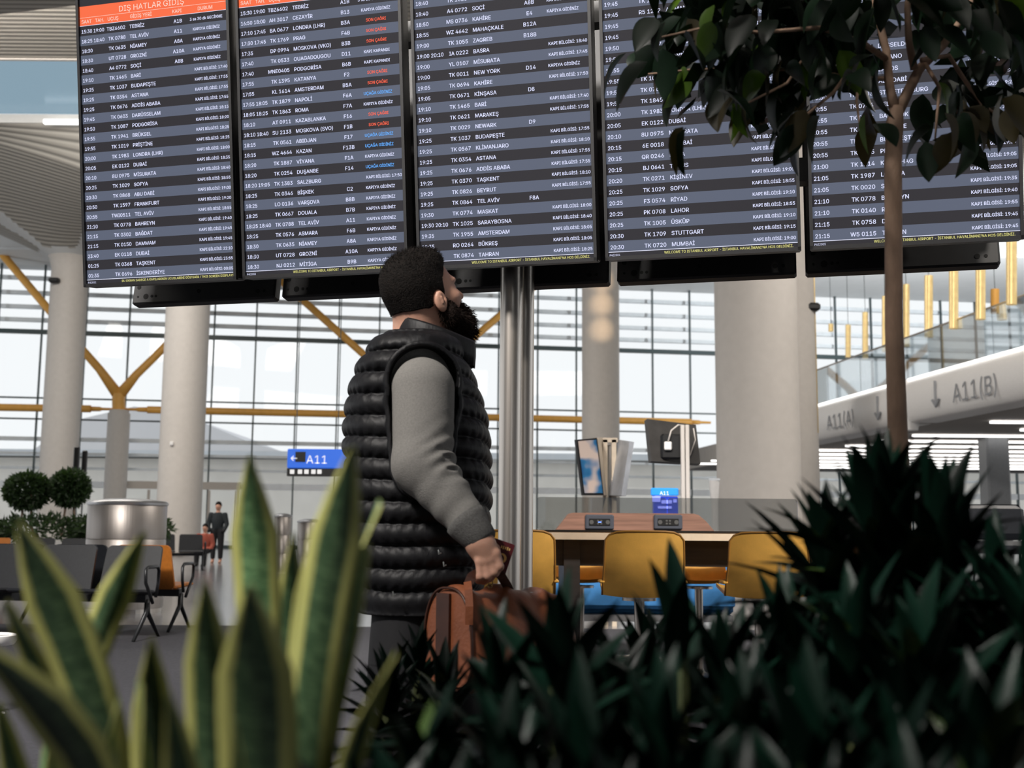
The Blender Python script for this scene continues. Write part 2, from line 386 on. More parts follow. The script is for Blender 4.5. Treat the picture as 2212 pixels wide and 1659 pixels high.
def fonttext(body, size, m, parent, mw, align='LEFT', name='lettering', bold=0, sl=1):
    f = bpy.data.curves.new(name, 'FONT'); f.body = body; f.size = size*10; f.align_x = align; f.resolution_u = 2; f.space_line = sl
    if _fp: f.font = _fp
    if m is not None:
        for q in (m if isinstance(m, (list, tuple)) else [m]): f.materials.append(q)
    o = link(bpy.data.objects.new(name, f))
    if parent is not None: o.parent = parent
    mw = mw @ Matrix.Scale(.1, 4)
    o.matrix_local = (Matrix.Translation(-Vector(tuple(origin(parent)))) @ mw) if parent is not None else mw
    return o
def frame(O, X, Yv):
    X = Vector(X).normalized(); Yv = Vector(Yv).normalized(); Zv = X.cross(Yv)
    return Matrix(((X[0], Yv[0], Zv[0], O[0]), (X[1], Yv[1], Zv[1], O[1]), (X[2], Yv[2], Zv[2], O[2]), (0, 0, 0, 1)))
M_sgrey = mat('sign_grey', (.30, .31, .33), .5)
pm = mpt(24.6)+np.array([-.235, 0, 3.83])
fonttext('A11(B)', .78, M_sgrey, r1, frame(pm, -mD, (0, 0, 1)), name='sign_text')
arrow = MB(); q = pm+mD*.75
arrow.tube([q+[0, 0, .58], q+[0, 0, .02]], .03, 6); arrow.tube([q+[0, 0, .0]+mD*.16+[0, 0, .16], q, q-mD*.16+[0, 0, .16]], .03, 6); arrow.obj('sign_arrow', M_sgrey, r1)
pm2 = mpt(31.6)+np.array([-.235, 0, 3.83]); fonttext('A11(A)', .78, M_sgrey, r2, frame(pm2, -mD, (0, 0, 1)), name='sign_text')
q = pm2-mD*3.3; arrow = MB(); arrow.tube([q+[0, 0, .58], q+[0, 0, .02]], .03, 6); arrow.tube([q+mD*.16+[0, 0, .16], q, q-mD*.16+[0, 0, .16]], .03, 6); arrow.obj('sign_arrow', M_sgrey, r2)
b = MB(); e = mpt(27.2); b.lathe([(.22, 3.45), (.25, 3.7), (.25, 4.5), (.2, 4.66)], (e[0], e[1], 0), 16); tag(b.obj('joint_post', M_white, smooth='auto'), 'white joint post between the two mezzanine edge beams', 'post')
b = MB(); e = mpt(34.7); b.lathe([(.5, 0), (.5, 4.66)], (e[0]+.1, e[1], 0), 24); tag(b.obj('end_post', M_white, smooth='auto'), 'white round post ending the mezzanine edge', 'post')
for _r, _a, _c in ((r1, a1, c1), (r2, a2, c2)):
    m = MB(); m.tube([_a+[-.05, 0, ztp+.03], _c+[-.05, 0, ztp+.03]], .035, 8); m.obj('light_strip', mat('edge_lamp', (1, 1, 1), emit=(1, .99, .97), es=1.5), _r)
bal = root('glass_balustrade', tuple(mpt(24)+[.1, 0, ztp]), 'glass balustrade standing on the white mezzanine edge', 'balustrade')
M_bal = glassmat('balustrade_glass', (.80, .85, .87), .42, .03)
Ys = np.arange(34.5, 14, -2.2)
for ya, yb in zip(Ys[:-1], Ys[1:]):
    a, c = mpt(ya), mpt(yb); m = MB(); cc = (a+c)/2+[.12, 0, ztp+.55]; L_ = np.linalg.norm(a-c)
    th = math.atan2(mD[1], mD[0])-pi/2; RR = [[cos(th), -sin(th), 0], [sin(th), cos(th), 0], [0, 0, 1]]
    m.box(cc, (.02, L_-.03, 1.1), RR); m.obj('pane', M_bal, bal)
m = MB(); m.tube([mpt(34.5)+[.12, 0, ztp+1.12], mpt(14)+[.12, 0, ztp+1.12]], .025, 8); m.obj('handrail', M_steel, bal)
# slab and its lamps
b = MB(); b.box((24, 31, 3.9), (31.0, 36, .5)); 
V = [mpt(50)+[.6, 0, 3.64], mpt(13)+[.6, 0, 3.64], np.array([40, 13, 3.64]), np.array([40, 50, 3.64])]
b = MB(); b.add(V+[v+[0, 0, .8] for v in V], [(0, 1, 2, 3), (7, 6, 5, 4), (0, 4, 5, 1), (1, 5, 6, 2), (2, 6, 7, 3), (3, 7, 4, 0)])
struct(b.obj('ceiling_lower', ribbed('mezz_rib', (.52, .48, .44), 1.6)), 'ribbed underside of the mezzanine')
M_lamp = mat('line_lamp', (1, 1, 1), emit=(1, .98, .96), es=2.6); fl = None
for i in range(13):
    Y = 22.6+1.95*i; x0 = mpt(Y)[0]+(1.6 if i % 3 else 3.4)-(.0 if Y < 34 else 2.0)
    if fl is None: m = MB(); m.box((7, 0, 0), (14, .12, .05)); fl = m.obj('ceiling_light', M_lamp); o = fl
    else: o = link(bpy.data.objects.new('ceiling_light', fl.data))
    o.location = (x0, Y, 3.60); tag(o, 'white line lamp under the mezzanine, %s from the near end' % ('first second third fourth fifth sixth seventh eighth ninth tenth eleventh twelfth thirteenth'.split()[i]), 'light', 'line lamps under the mezzanine')
M_brass = mat('pale_brass', (.80, .62, .30), .35, .6, noise=.15, nscale=6, emit=(.9, .62, .25), es=.25)  # weak emission put into the brass, so the tubes glow
for i, (x, y0, y1, D) in enumerate([(1795, 700, 716, 40), (1832, 702, 772, 38), (1869, 675, 775, 35), (1912, 640, 760, 32), (1957, 615, 749, 29), (2006, 596, 729, 27), (2060, 570, 710, 25), (2118, 545, 690, 23.5), (2149, 625, 677, 27), (2185, 520, 658, 22), (2240, 520, 640, 21)]):
    p0, p1 = W(x, y0, D), W(x, y1, D); r = root('pendant', tuple(p0), 'brass pendant over the mezzanine: %s' % (['shortest and faintest', 'thin, beside the dark column', 'pale, left of the tree trunk', 'partly behind the trunk', 'just right of the trunk', 'slender pale tube', 'broad golden tube', 'long bright tube', 'short orange tube', 'tall tube near the picture edge', 'outermost tube'][i]), 'pendant', 'brass pendants over the mezzanine')
    m = MB(); m.tube([p0, p1], .10 if i > 4 else .09, 12); m.obj('tube', M_brass if i != 8 else M_yellow, r, smooth='auto')
    m = MB(); m.tube([p0, (p0[0], p0[1], ceil_z(np.array(p0[0]), np.array(p0[1])))], .008, 5); m.obj('cord', M_dkmull, r)

# =====================================================================  DEPARTURE BOARD
TH, PH = .2537, .1384
e_ = np.array([cos(TH), -sin(TH), 0]); n_ = np.array([-sin(TH), -cos(TH), 0]); u_ = cos(PH)*np.array([0, 0, 1])+sin(PH)*n_; nn = np.cross(e_, u_)
B0 = np.array([-1.7871, 4.6577, 2.0076]); SO = [0, .7288, 1.4675, 2.199, 2.9292]; RH, HB = .0406, .0494; PW, PHH = .70, 1.245
def em(name, c, s=1.0): return mat(name, (.012, .012, .013), .18, spec=.28, emit=c, es=s)
E_dark = em('screen_dark', (.016, .015, .020)); E_slate = em('screen_slate', (.095, .113, .165)); E_orange = em('screen_orange', (1, .155, .05), .95)
E_txt = em('screen_text', (.72, .75, 1.0), 1.05); E_red = em('screen_text_red', (1, .13, .06), 1.); E_blue = em('screen_text_blue', (.12, .42, 1.0), 1.05)
E_yel = em('screen_text_yellow', (.80, .76, .25), .9); E_pink = em('screen_text_pink', (1, .72, .62), .95); E_line = em('screen_line', (.8, .82, 1))
K, S_, U, C_ = 'KAPIYA GİDİNİZ', 'SON ÇAĞRI', 'UÇAĞA GİDİNİZ', 'KAPI KAPANDI'
D1 = """15:30|19:00|TBZ6602|TEBRİZ|A1B|3 sa 30 dk GECİKME
18:25|18:40|TK 0788|TEL AVİV|A11|K
18:30||TK 0635|NİAMEY|A8A|K
18:30||UT 0728|GROZNİ|A10A|K
18:40||A4 0772|SOÇİ|A8B|K
19:10||TK 1465|BARİ||17:40
19:25||TK 1037|BUDAPEŞTE||17:55
19:25||TK 0354|ASTANA||17:55
19:25||TK 0676|ADDİS ABABA||17:55
19:45||TK 0603|DARÜSSELAM||18:15
19:50||TK 1087|PODGORİSA||18:20
19:55||TK 1941|BRÜKSEL||18:25
19:55||TK 1019|PRİŞTİNE||18:25
20:00||TK 1983|LONDRA (LHR)||18:00
20:05||EK 0122|DUBAİ||18:35
20:10||8U 0975|MİSURATA||18:40
20:25||TK 1029|SOFYA||18:55
20:30||TK 0868|ABU DABİ||19:00
20:50||TK 1597|FRANKFURT||19:20
20:55||TWI0511|TEL AVİV||18:55
21:10||TK 0778|BAHREYN||19:40
21:15||TK 0302|BAĞDAT||19:45
21:15||TK 0150|DAMMAM||19:45
23:40||EK 0118|DUBAİ||22:10
01:25||TK 0368|TAŞKENT||23:55
01:35||TK 0696|İSKENDERİYE||00:05"""
D2 = """15:30|19:00|TBZ6602|TEBRİZ|A1B|3 sa 30 dk GECİKME
16:50|18:00|AH 3017|CEZAYİR|B13|K
17:10|17:45|BA 0677|LONDRA (LHR)|B3A|S
17:30|17:45|TK 1769|PRAG|F4B|S
17:35||DP 0994|MOSKOVA (VKO)|B3B|S
17:40||TK 0533|OUAGADOUGOU|D11|C
17:40||MNE0405|PODGORİSA|B6B|C
17:55||TK 1395|KATANYA|F2|S
17:55||KL 1614|AMSTERDAM|B5A|S
17:55|18:05|TK 1879|NAPOLİ|F6A|U
18:05|18:25|TK 1863|ROMA|F7A|K
18:10||AT 0911|KAZABLANKA|F16|S
18:10|18:40|SU 2133|MOSKOVA (SVO)|F1B|S
18:15||TK 0561|ABIDJAN|F17|U
18:15||WZ 4664|KAZAN|F13B|U
18:20||TK 1887|VİYANA|F1A|K
18:20||TK 0254|DUŞANBE|F14|U
18:20|19:05|TK 1383|SALZBURG||17:50
18:25||TK 0346|BİŞKEK|C2|K
18:25||LO 0136|VARŞOVA|B8B|K
18:25||TK 0667|DOUALA|B7B|K
18:25|18:40|TK 0788|TEL AVİV|A11|K
18:25||TK 0576|ASMARA|F6B|K
18:30||TK 0635|NİAMEY|A8A|K
18:30||UT 0728|GROZNİ|A10A|K
18:30||NJ 0212|MİTİGA|B9B|K"""
D3 = """18:30||||B9B|K
18:40||TK 1025||A9B|K
18:40||A4 0772|SOÇİ|A8B|K
18:50||MS 0736|KAHİRE|E4|K
18:55||WZ 4642|MAHAÇKALE|B12A|
19:00||TK 1055|ZAGREB|B18B|
19:00|20:10|IA 0222|BASRA||18:40
19:00||YL 0107|MİSURATA||17:45
19:00||TK 0011|NEW YORK|D14|K
19:05||TK 0694|KAHİRE||17:50
19:05||TK 0671|KİNŞASA|D8|
19:10||TK 1465|BARİ||17:40
19:10||TK 0621|MARAKEŞ||17:55
19:10||TK 0029|NEWARK|D9|
19:25||TK 1037|BUDAPEŞTE||17:55
19:25||TK 0567|KLİMANJARO||18:10
19:25||TK 0354|ASTANA||17:55
19:25||TK 0676|ADDİS ABABA||17:55
19:25||TK 0370|TAŞKENT||18:10
19:25||TK 0826|BEYRUT||17:55
19:25||TK 0864|TEL AVİV|F8A|
19:30||TK 0774|MASKAT||18:00
19:30|20:10|TK 1025|SARAYBOSNA||18:40
19:35||TK 1955|AMSTERDAM||18:05
19:35||RO 0264|BÜKREŞ||18:05
19:35||TK 0874|TAHRAN||18:25"""
D4 = """19:35|||||
19:40|||||
19:40|||||
19:45||TK 1843||A18|
19:45||R5 1272|AMMAN||18:15
19:45||TK 0569|KİGALİ||18:00
19:45||TK 0603|DARÜSSELAM||18:20
19:50||TK 1087|PODGORİSA||18:20
19:50||TK 1083|BELGRAD||18:25
19:55||TK 1941|BRÜKSEL||18:25
19:55||TK 1019|PRİŞTİNE||18:25
19:55||TK 0760|BATUM||18:30
19:55||TK 1845|ATİNA||18:30
20:00||TK 1983|LONDRA (LHR)||18:00
20:05||EK 0122|DUBAİ||18:35
20:10||8U 0975|MİSURATA||18:40
20:15||6E 0018|MUMBAİ||19:00
20:15||QR 0246|DOHA||18:45
20:15||BJ 0641|TUNUS||18:45
20:20||TK 0271|KİŞİNEV||19:05
20:25||TK 1029|SOFYA||18:55
20:25||F3 0574|RİYAD||19:10
20:25||PK 0708|LAHOR||18:55
20:25||TK 1005|ÜSKÜP||19:10
20:30||TK 1709|STUTTGART||19:15
20:30||TK 0720|MUMBAİ||19:00"""
D5 = """20:30|||||
20:30|||||
20:35|||||
20:40|||||
20:40|||||
20:40||TK 1823|||19:10
20:40||TK 1855|||19:10
20:45||TU 0103|||19:15
20:45||TK 1587|||19:15
20:45||TK 1300|DÜSSELDORF||19:20
20:45||TK 1530|MİLANO||19:20
20:45||TK 0602|LAGOS||19:20
20:50||TK 0868|ABU DABİ||19:25
20:50||TK 0403|ST. PETERSBURG||19:25
20:55||TK 0784|TEL AVİV||19:55
20:55||TK 0198|BANGKOK||19:30
20:55||TK 0270|CENEVRE||19:40
20:55||TK 1680|BUDAPEŞTE||19:35
20:55||TK 1795|PRAG||19:35
21:00||TK 1214|KOPENHAG||19:05
21:05||TK 1987|LONDRA||19:05
21:05||TK 0020|SEUL||19:35
21:10||TK 0778|BAHREYN||19:40
21:10||TK 0140|RİYAD||19:55
21:15||TK 0758|DUBAİ||19:45
21:15||W5 0115|TAHRAN||19:45"""
def build_display(i, data, code, ticker, lab, header):
    O = B0+SO[i]*e_; Mw = frame(O, e_, u_)
    r = root('departure_display', None, lab, 'display', 'departure displays', mw=Mw); bpy.context.view_layer.update()
    c = MB()
    # casing: slim bezel frame around the glass
    c.box((PW/2, PHH/2, -.045), (PW, PHH, .07), bev=.006)
    bz = .0115
    for (x, y, w, h) in ((bz/2, PHH/2, bz, PHH), (PW-bz/2, PHH/2, bz, PHH), (PW/2, bz/2, PW, bz*1.2), (PW/2, PHH-bz/2, PW, bz)): c.box((x, y, -.004), (w, h, .02))
    o = c.obj('casing', M_black, r, world=False)
    s = MB(); x0, x1 = bz, PW-bz
    def band(y0, y1, mi, z=-.006, xa=x0, xb=x1): s.add([(xa, y0, z), (xb, y0, z), (xb, y1, z), (xa, y1, z)], [(0, 1, 2, 3)], mi)
    yb = HB-RH/2
    band(bz, yb-.001, 0); band(yb-.001, yb+.0012, 3)
    for k in range(26): band(yb+(25-k)*RH+(.0012 if k == 25 else 0), yb+(26-k)*RH, 0 if k % 2 == 0 else 1)
    yt = yb+26*RH
    if header or True:
        band(yt, yt+.0018, 3); band(yt+.0018, yt+.034, 2); band(yt+.034, yt+.0354, 4); band(yt+.0354, yt+.082, 2); band(yt+.082, PHH-bz, 0)
    so = s.obj('screen', [E_dark, E_slate, E_orange, E_line, E_pink], r, world=False)
    so['label'] = 'lit screen with dark and slate rows' 
    rows = [x.split('|') for x in data.split('\n')]
    cap = .0205; size = cap/.727
    def t(body, x, y, al='LEFT', sz=size, mm=E_txt, sx=.99, bold=.00035, lines=False):
        f = bpy.data.curves.new('lettering', 'FONT'); f.body = body; f.font = _fp or f.font; f.size = sz*40; f.align_x = al; f.resolution_u = 2; f.offset = 0
        for q in (mm, E_red, E_blue): f.materials.append(q)
        o = link(bpy.data.objects.new('lettering', f)); o.parent = r
        o.location = (x, y, -.0045); o.scale = (sx/40, 1/40, 1/40); o['bold'] = bold*40
        if lines: f.space_line = RH/sz/LH
        return o
    Y0 = yb+25*RH+(RH-cap)/2
    t('\n'.join(q[0] for q in rows), x0+.006, Y0, lines=True, sx=.92)
    t('\n'.join(q[1] or ' ' for q in rows), x0+.063, Y0, lines=True, sx=.92)
    t('\n'.join(q[2] or ' ' for q in rows), x0+.214, Y0, 'RIGHT', lines=True)
    t('\n'.join(q[3] or ' ' for q in rows), x0+.232, Y0, lines=True)
    t('\n'.join(q[4] or ' ' for q in rows), x0+.455, Y0, 'CENTER', lines=True)
    st = {'K': K, 'S': S_, 'U': U, 'C': C_}
    sz2 = size*.80
    body = '\n'.join(st.get(q[5], q[5] if 'sa' in q[5] else ' ') if ':' not in q[5] else ' ' for q in rows)
    o = t(body, x0+.582, Y0+.002, 'CENTER', sz2, lines=True, sx=.94)
    pos = 0
    for ln in body.split('\n'):
        mi = 1 if ln == S_ else 2 if ln == U else 0
        if mi:
            for q in range(pos, pos+len(ln)): o.data.body_format[q].material_index = mi
        pos += len(ln)+1
    if any(':' in q[5] for q in rows): t('\n'.join('KAPI BİLGİSİ: '+q[5] if ':' in q[5] else ' ' for q in rows), x1-.005, Y0+.002, 'RIGHT', sz2, lines=True, sx=.94)
    # header and footer
    hs = cap*1.0/.727
    for s_, x in (('SAAT', .008), ('TAH.', .073), ('UÇUŞ', .131), ('GİDİŞ YERİ', .236), ('KAPI', .43), ('DURUM', .545)): t(s_, x0+x, yt+.0105, sz=hs, mm=E_pink, sx=.92, bold=.0002)
    t('DIŞ HATLAR GİDİŞ', x0+.335, yt+.043, 'CENTER', .045, E_pink, bold=0, sx=1.04)
    t(code, x0+.003, bz+.0025, sz=.0150, sx=.85, bold=0)
    t(ticker, x1-.015 if i else x1-.002, bz+.0022, 'RIGHT', .0180, E_yel, sx=.92 if i else .97, bold=.0002)
    # small aircraft emblem in the dark top strip
    a = MB(); a.slab([(0, 0), (.03, .012), (.045, .014), (.03, .004), (.012, -.004)], .001, (x0+.025, PHH-.034, -.0045), (1, 0, 0), (0, 1, 0)); a.slab([(.0, -.012), (.06, -.012), (.06, -.010), (0, -.010)], .001, (x0+.015, PHH-.034, -.0045), (1, 0, 0), (0, 1, 0)); a.obj('emblem', E_line, r, world=False)
    return r
# measure the built-in font's line height
_f = bpy.data.curves.new('probe', 'FONT'); _f.size = 1; _f.font = _fp or _f.font; _f.body = 'H'; _o = link(bpy.data.objects.new('probe', _f)); bpy.context.view_layer.update(); _h1 = _o.dimensions.y
_f.body = 'H\nH'; bpy.context.view_layer.update(); LH = _o.dimensions.y-_h1; CAPH = _h1
bpy.data.objects.remove(_o); bpy.data.curves.remove(_f)
print('FONT line height', LH, 'cap', CAPH)
WEL = "WELCOME TO ISTANBUL AIRPORT - İSTANBUL HAVALİMANI'NA HOŞ GELDİNİZ."
for i, (d, c, tk, lb, h) in enumerate([
    (D1, 'P4E2001', 'BU EKRAN SADECE A KAPILARININ UÇUŞLARINI GÖSTERİR / THIS SCREEN DISPLAYS', 'black departure display whose last row reads 01:35 İskenderiye', 1),
    (D2, 'P4E2002', WEL, 'black departure display with red and blue status words', 1),
    (D3, 'P4E2003', WEL, 'middle departure display, directly above the steel pole', 0),
    (D4, 'P4E2004', WEL, 'departure display whose last rows read 20:30, partly behind the tree leaves', 0),
    (D5, 'P4E2005', WEL, 'departure display behind the tree trunk, last row 21:15', 0)]): build_display(i, d, c, tk, lb, h)
# the rear row, backs towards us
pb = W(282, 657, 5.0); Yb = None
for Y in np.arange(4.6, 5.6, .01):
    if W(282, 657, Y)[2] >= 2.0076: Yb = Y; break
pb = W(282, 657, Yb)
ub = cos(PH)*np.array([0, 0, 1])-sin(PH)*n_
rear_labels = ['black rear display casing showing its back under the leftmost screen', 'black rear display casing behind the man\'s head', 'black rear display casing behind the steel pole', 'black rear display casing under the fourth screen', 'black rear display casing under the display crossed by the tree trunk']
for i in range(5):
    O = pb+e_*(.7333*i); Mw = frame(O, e_, ub)
    r = root('rear_display', None, rear_labels[i], 'display', 'rear displays seen from behind', mw=Mw)
    c = MB(); c.box((PW/2, PHH/2, -.035), (PW, PHH, .06), bev=.008); c.obj('casing', mat('casing_back', (.010, .010, .011), .55, noise=.2, nscale=30), r, world=False)
    m = MB()
    for (x, y, q) in ((.03, .08, .010), (.07, .035, .013), (.10, .035, .007), (.12, .035, .006), (.62, .035, .010), (.65, .035, .007), (.03, .035, .005), (.33, .05, .008)): m.lathe([(q, 0), (q, .001)], (x, y, -.0045), 12)
    o = m.obj('vent_holes', mat('hole', (.001, .001, .001), .9), r, world=False); o['kind'] = 'stuff'
    m = MB(); m.box((PW/2, PHH/2, -.068), (PW-.02, PHH-.02, .004)); m.obj('screen', E_dark, r, world=False)
# steel poles and the frame that carries both rows
fr = root('display_stand', (W(1115, 1000, 4.5)[0], 4.5, 0), 'polished steel twin pole stand carrying the departure displays', 'stand')
for (px, Y, r_) in ((1102, 4.42, .0445), (1131, 4.50, .0385)):
    p = W(px, 1000, Y); m = MB(); m.tube([(p[0], p[1], 0), (p[0], p[1], 3.3)], r_, 40); m.obj('pole', M_steel, fr, smooth='auto')
p = W(1115, 1000, 4.46); m = MB(); m.lathe([(.26, 0), (.26, .012), (.25, .016)], (p[0], p[1], 0), 32); m.obj('base_plate', M_steel, fr, smooth='auto')
m = MB(); mid = (B0+pb)/2
for z in (2.35, 3.05):
    a = np.array([mid[0], mid[1], z])-e_*0; m.box(a+e_*1.83, (3.6, .07, .09), [[e_[0], -e_[1], 0], [e_[1], e_[0], 0], [0, 0, 1]])
m.obj('cross_beam', M_black, fr)

# =====================================================================  SDF helpers
def smin(a, b_, k): h = np.clip(.5+.5*(b_-a)/k, 0, 1); return b_*(1-h)+a*h-k*h*(1-h)
def smax(a, b_, k): return -smin(-a, -b_, k)
def ell(P, c, r):
    q = (P-np.array(c))/np.array(r); k0 = np.linalg.norm(q, axis=1)+1e-9; k1 = np.linalg.norm(q/np.array(r), axis=1)+1e-9; return k0*(k0-1)/k1
def rc(P, a, c, ra, rb):
    a, c = np.array(a, float), np.array(c, float); pa = P-a; ba = c-a; h = np.clip(pa@ba/(ba@ba), 0, 1)
    return np.linalg.norm(pa-h[:, None]*ba, axis=1)-(ra+(rb-ra)*h)
def chain(P, pts, rs, k=.004):
    d = None
    for i in range(len(pts)-1):
        q = rc(P, pts[i], pts[i+1], rs[i], rs[i+1]); d = q if d is None else smin(d, q, k)
    return d
def sdf_mesh(f, lo, hi, h, margin=1.6):
    lo = np.array(lo, float); hi = np.array(hi, float); nb = 8; bs = h*nb
    n = np.ceil((hi-lo)/bs).astype(int)
    I = np.stack(np.meshgrid(*[np.arange(k) for k in n], indexing='ij'), -1).reshape(-1, 3)
    c = lo+(I+.5)*bs; dv = f(c); I = I[np.abs(dv) < bs*.87*margin]
    g = np.arange(nb+1); G = np.stack(np.meshgrid(g, g, g, indexing='ij'), -1).reshape(-1, 3)
    keys = []; verts = []; fx = []
    S = (n*nb+3).astype(np.int64); enc = lambda a: (a[:, 0]*S[1]+a[:, 1])*S[2]+a[:, 2]
    CO = np.array([(x, y, z) for x in (0, 1) for y in (0, 1) for z in (0, 1)])
    EDG = [(i, j) for i in range(8) for j in range(i+1, 8) if np.abs(CO[i]-CO[j]).sum() == 1]
    for st in range(0, len(I), 400):
        B = I[st:st+400]; P = (B[:, None, :]*nb+G[None]).reshape(-1, 3); D = f(lo+P*h).reshape(len(B), nb+1, nb+1, nb+1)
        D = np.where(D == 0, 1e-7, D)
        cv = np.stack([D[:, x:x+nb, y:y+nb, z:z+nb] for x, y, z in CO], -1)
        sg = cv < 0; act = sg.any(-1) & ~sg.all(-1); idx = np.argwhere(act)
        if not len(idx): continue
        v = cv[act]; s_ = sg[act]; pos = np.zeros((len(v), 3)); cnt = np.zeros(len(v))
        for i, j in EDG:
            m = s_[:, i] != s_[:, j]; t = v[m, i]/(v[m, i]-v[m, j]); pos[m] += CO[i]+t[:, None]*(CO[j]-CO[i]); cnt[m] += 1
        pos /= cnt[:, None]; cell = B[idx[:, 0]]*nb+idx[:, 1:]
        verts.append(lo+(cell+pos)*h); keys.append(cell)
        fx.append(np.stack([s_[:, 0], s_[:, 4], s_[:, 2], s_[:, 1]], 1))
    cells = np.concatenate(keys); verts = np.concatenate(verts); fx = np.concatenate(fx)
    k = enc(cells); o = np.argsort(k); k = k[o]; verts = verts[o]; cells = cells[o]; fx = fx[o]
    def find(c_):
        q = enc(c_); p = np.searchsorted(k, q); p = np.clip(p, 0, len(k)-1); return p, k[p] == q
    F = []
    for ax in range(3):
        m = fx[:, 0] != fx[:, ax+1]; c_ = cells[m]; inside = fx[m, 0]
        b1 = np.zeros(3, int); b1[(ax+1) % 3] = 1; b2 = np.zeros(3, int); b2[(ax+2) % 3] = 1
        i0, g0 = find(c_); i1, g1 = find(c_-b1); i2, g2 = find(c_-b1-b2); i3, g3 = find(c_-b2); ok = g0 & g1 & g2 & g3
        q = np.stack([i0, i1, i2, i3], 1)[ok]; ins = inside[ok]; q[~ins] = q[~ins][:, ::-1]; F.append(q)
    return verts, np.concatenate(F)
def sdf_obj(name, f, lo, hi, h, m, parent, margin=1.6, smooth=0):
    V, F = sdf_mesh(f, lo, hi, h, margin); me = bpy.data.meshes.new(name)
    o0 = origin(parent) if parent is not None else np.zeros(3)
    V = V-o0; me.vertices.add(len(V)); me.vertices.foreach_set('co', V.ravel()); me.loops.add(F.size); me.loops.foreach_set('vertex_index', F.ravel().astype(np.int32))
    me.polygons.add(len(F)); me.polygons.foreach_set('loop_start', np.arange(0, F.size, 4, dtype=np.int32)); me.polygons.foreach_set('use_smooth', np.ones(len(F), bool))
    me.update(calc_edges=True); me.validate(); me.materials.append(m)
    o = link(bpy.data.objects.new(name, me))
    if parent is not None: o.parent = parent
    if smooth: s_ = o.modifiers.new('smooth', 'SMOOTH'); s_.iterations = smooth; s_.factor = .5
    return o

# =====================================================================  THE MAN
MY = 3.0
man = root('person', (W(905, 1000, MY)[0], MY, 0), 'bearded man in black padded vest and grey sweater looking up at the displays', 'person')
M_skin = mat('skin', (.60, .33, .235), .5, noise=.08, nscale=25, bump=.15, bscale=300); 
M_skin.node_tree.nodes['Principled BSDF'].inputs['Subsurface Weight'].default_value = .12
M_skin.node_tree.nodes['Principled BSDF'].inputs['Subsurface Radius'].default_value = (.01, .004, .002)
M_vest = mat('vest_nylon', (.0065, .0065, .008), .55, spec=.35, noise=.2, nscale=30, bump=.5, bscale=70, stretch=(1, 1, .35)); 
M_knit = mat('grey_knit', (.25, .24, .225), .95, spec=.2, noise=.10, nscale=220, bump=.35, bscale=350)
M_cuff = mat('grey_cuff', (.125, .122, .118), .95, spec=.2, noise=.2, nscale=200, bump=.5, bscale=350)
M_trou = mat('black_trousers', (.007, .007, .009), .8, noise=.2, nscale=60)
M_hair = mat('dark_hair', (.0065, .0045, .0035), .8, spec=.2, noise=.5, nscale=120, bump=.9, bscale=260)
M_beard = mat('beard_hair', (.016, .008, .005), .7, spec=.25, noise=.5, nscale=150, bump=.9, bscale=260)
hy, hp = rad(36), rad(18)
hf = np.array([cos(hy)*cos(hp), sin(hy)*cos(hp), sin(hp)]); hl = np.array([-sin(hy), cos(hy), 0]); hu = np.cross(hf, hl)
HC = W(912, 637, 3.02); HM = np.stack([hf, hl, hu])
loc_ = lambda P: (P-HC)@HM.T
wl = lambda p: HC+np.array(p)@HM
def head_d(P):
    p = loc_(P); q = p.copy(); q[:, 1] = np.abs(q[:, 1])
    d = ell(q, (-.014, 0, .028), (.100, .078, .088))
    d = smin(d, ell(q, (.028, 0, -.03), (.068, .063, .088)), .03)
    d = smin(d, ell(q, (.035, .0, -.085), (.055, .052, .032)), .03)
    d = smin(d, ell(q, (.079, .0, .020), (.020, .050, .013)), .015)
    d = smin(d, ell(q, (.062, .042, -.028), (.028, .022, .022)), .02)      # cheek
    d = smax(d, -ell(q, (.100, .031, .000), (.022, .016, .012)), .012)      # eye socket
    d = smin(d, ell(q, (.077, .031, .000), (.013, .013, .0125)), .004)
    d = smin(d, rc(q, (.090, 0, .014), (.118, 0, -.026), .007, .0115), .010)
    d = smin(d, ell(q, (.104, .011, -.031), (.011, .008, .008)), .006)
    d = smin(d, ell(q, (.092, 0, -.056), (.012, .024, .006)), .006)
    d = smin(d, ell(q, (.090, 0, -.067), (.012, .020, .007)), .006)
    # ear
    e = ell(q, (.001, .080, -.031), (.0175, .0085, .029)); e = smax(e, -ell(q, (.005, .091, -.027), (.0105, .009, .0185)), .004)
    e = smin(e, rc(q, (.001, .086, -.020), (.002, .086, -.036), .0035, .004), .003); e = smin(e, ell(q, (.013, .080, -.032), (.005, .006, .008)), .004)
    return smin(d, e, .006)
NB = W(905, 760, 3.04)
Sh = W(915, 842, 2.82); El = W(912, 1003, 2.77); Wr = W(1020, 1142, 2.72)
Sh2 = np.array([Sh[0]-.04, 3.25, Sh[2]]); El2 = Sh2+[.02, .03, -.30]; Wr2 = El2+[.10, -.02, -.24]
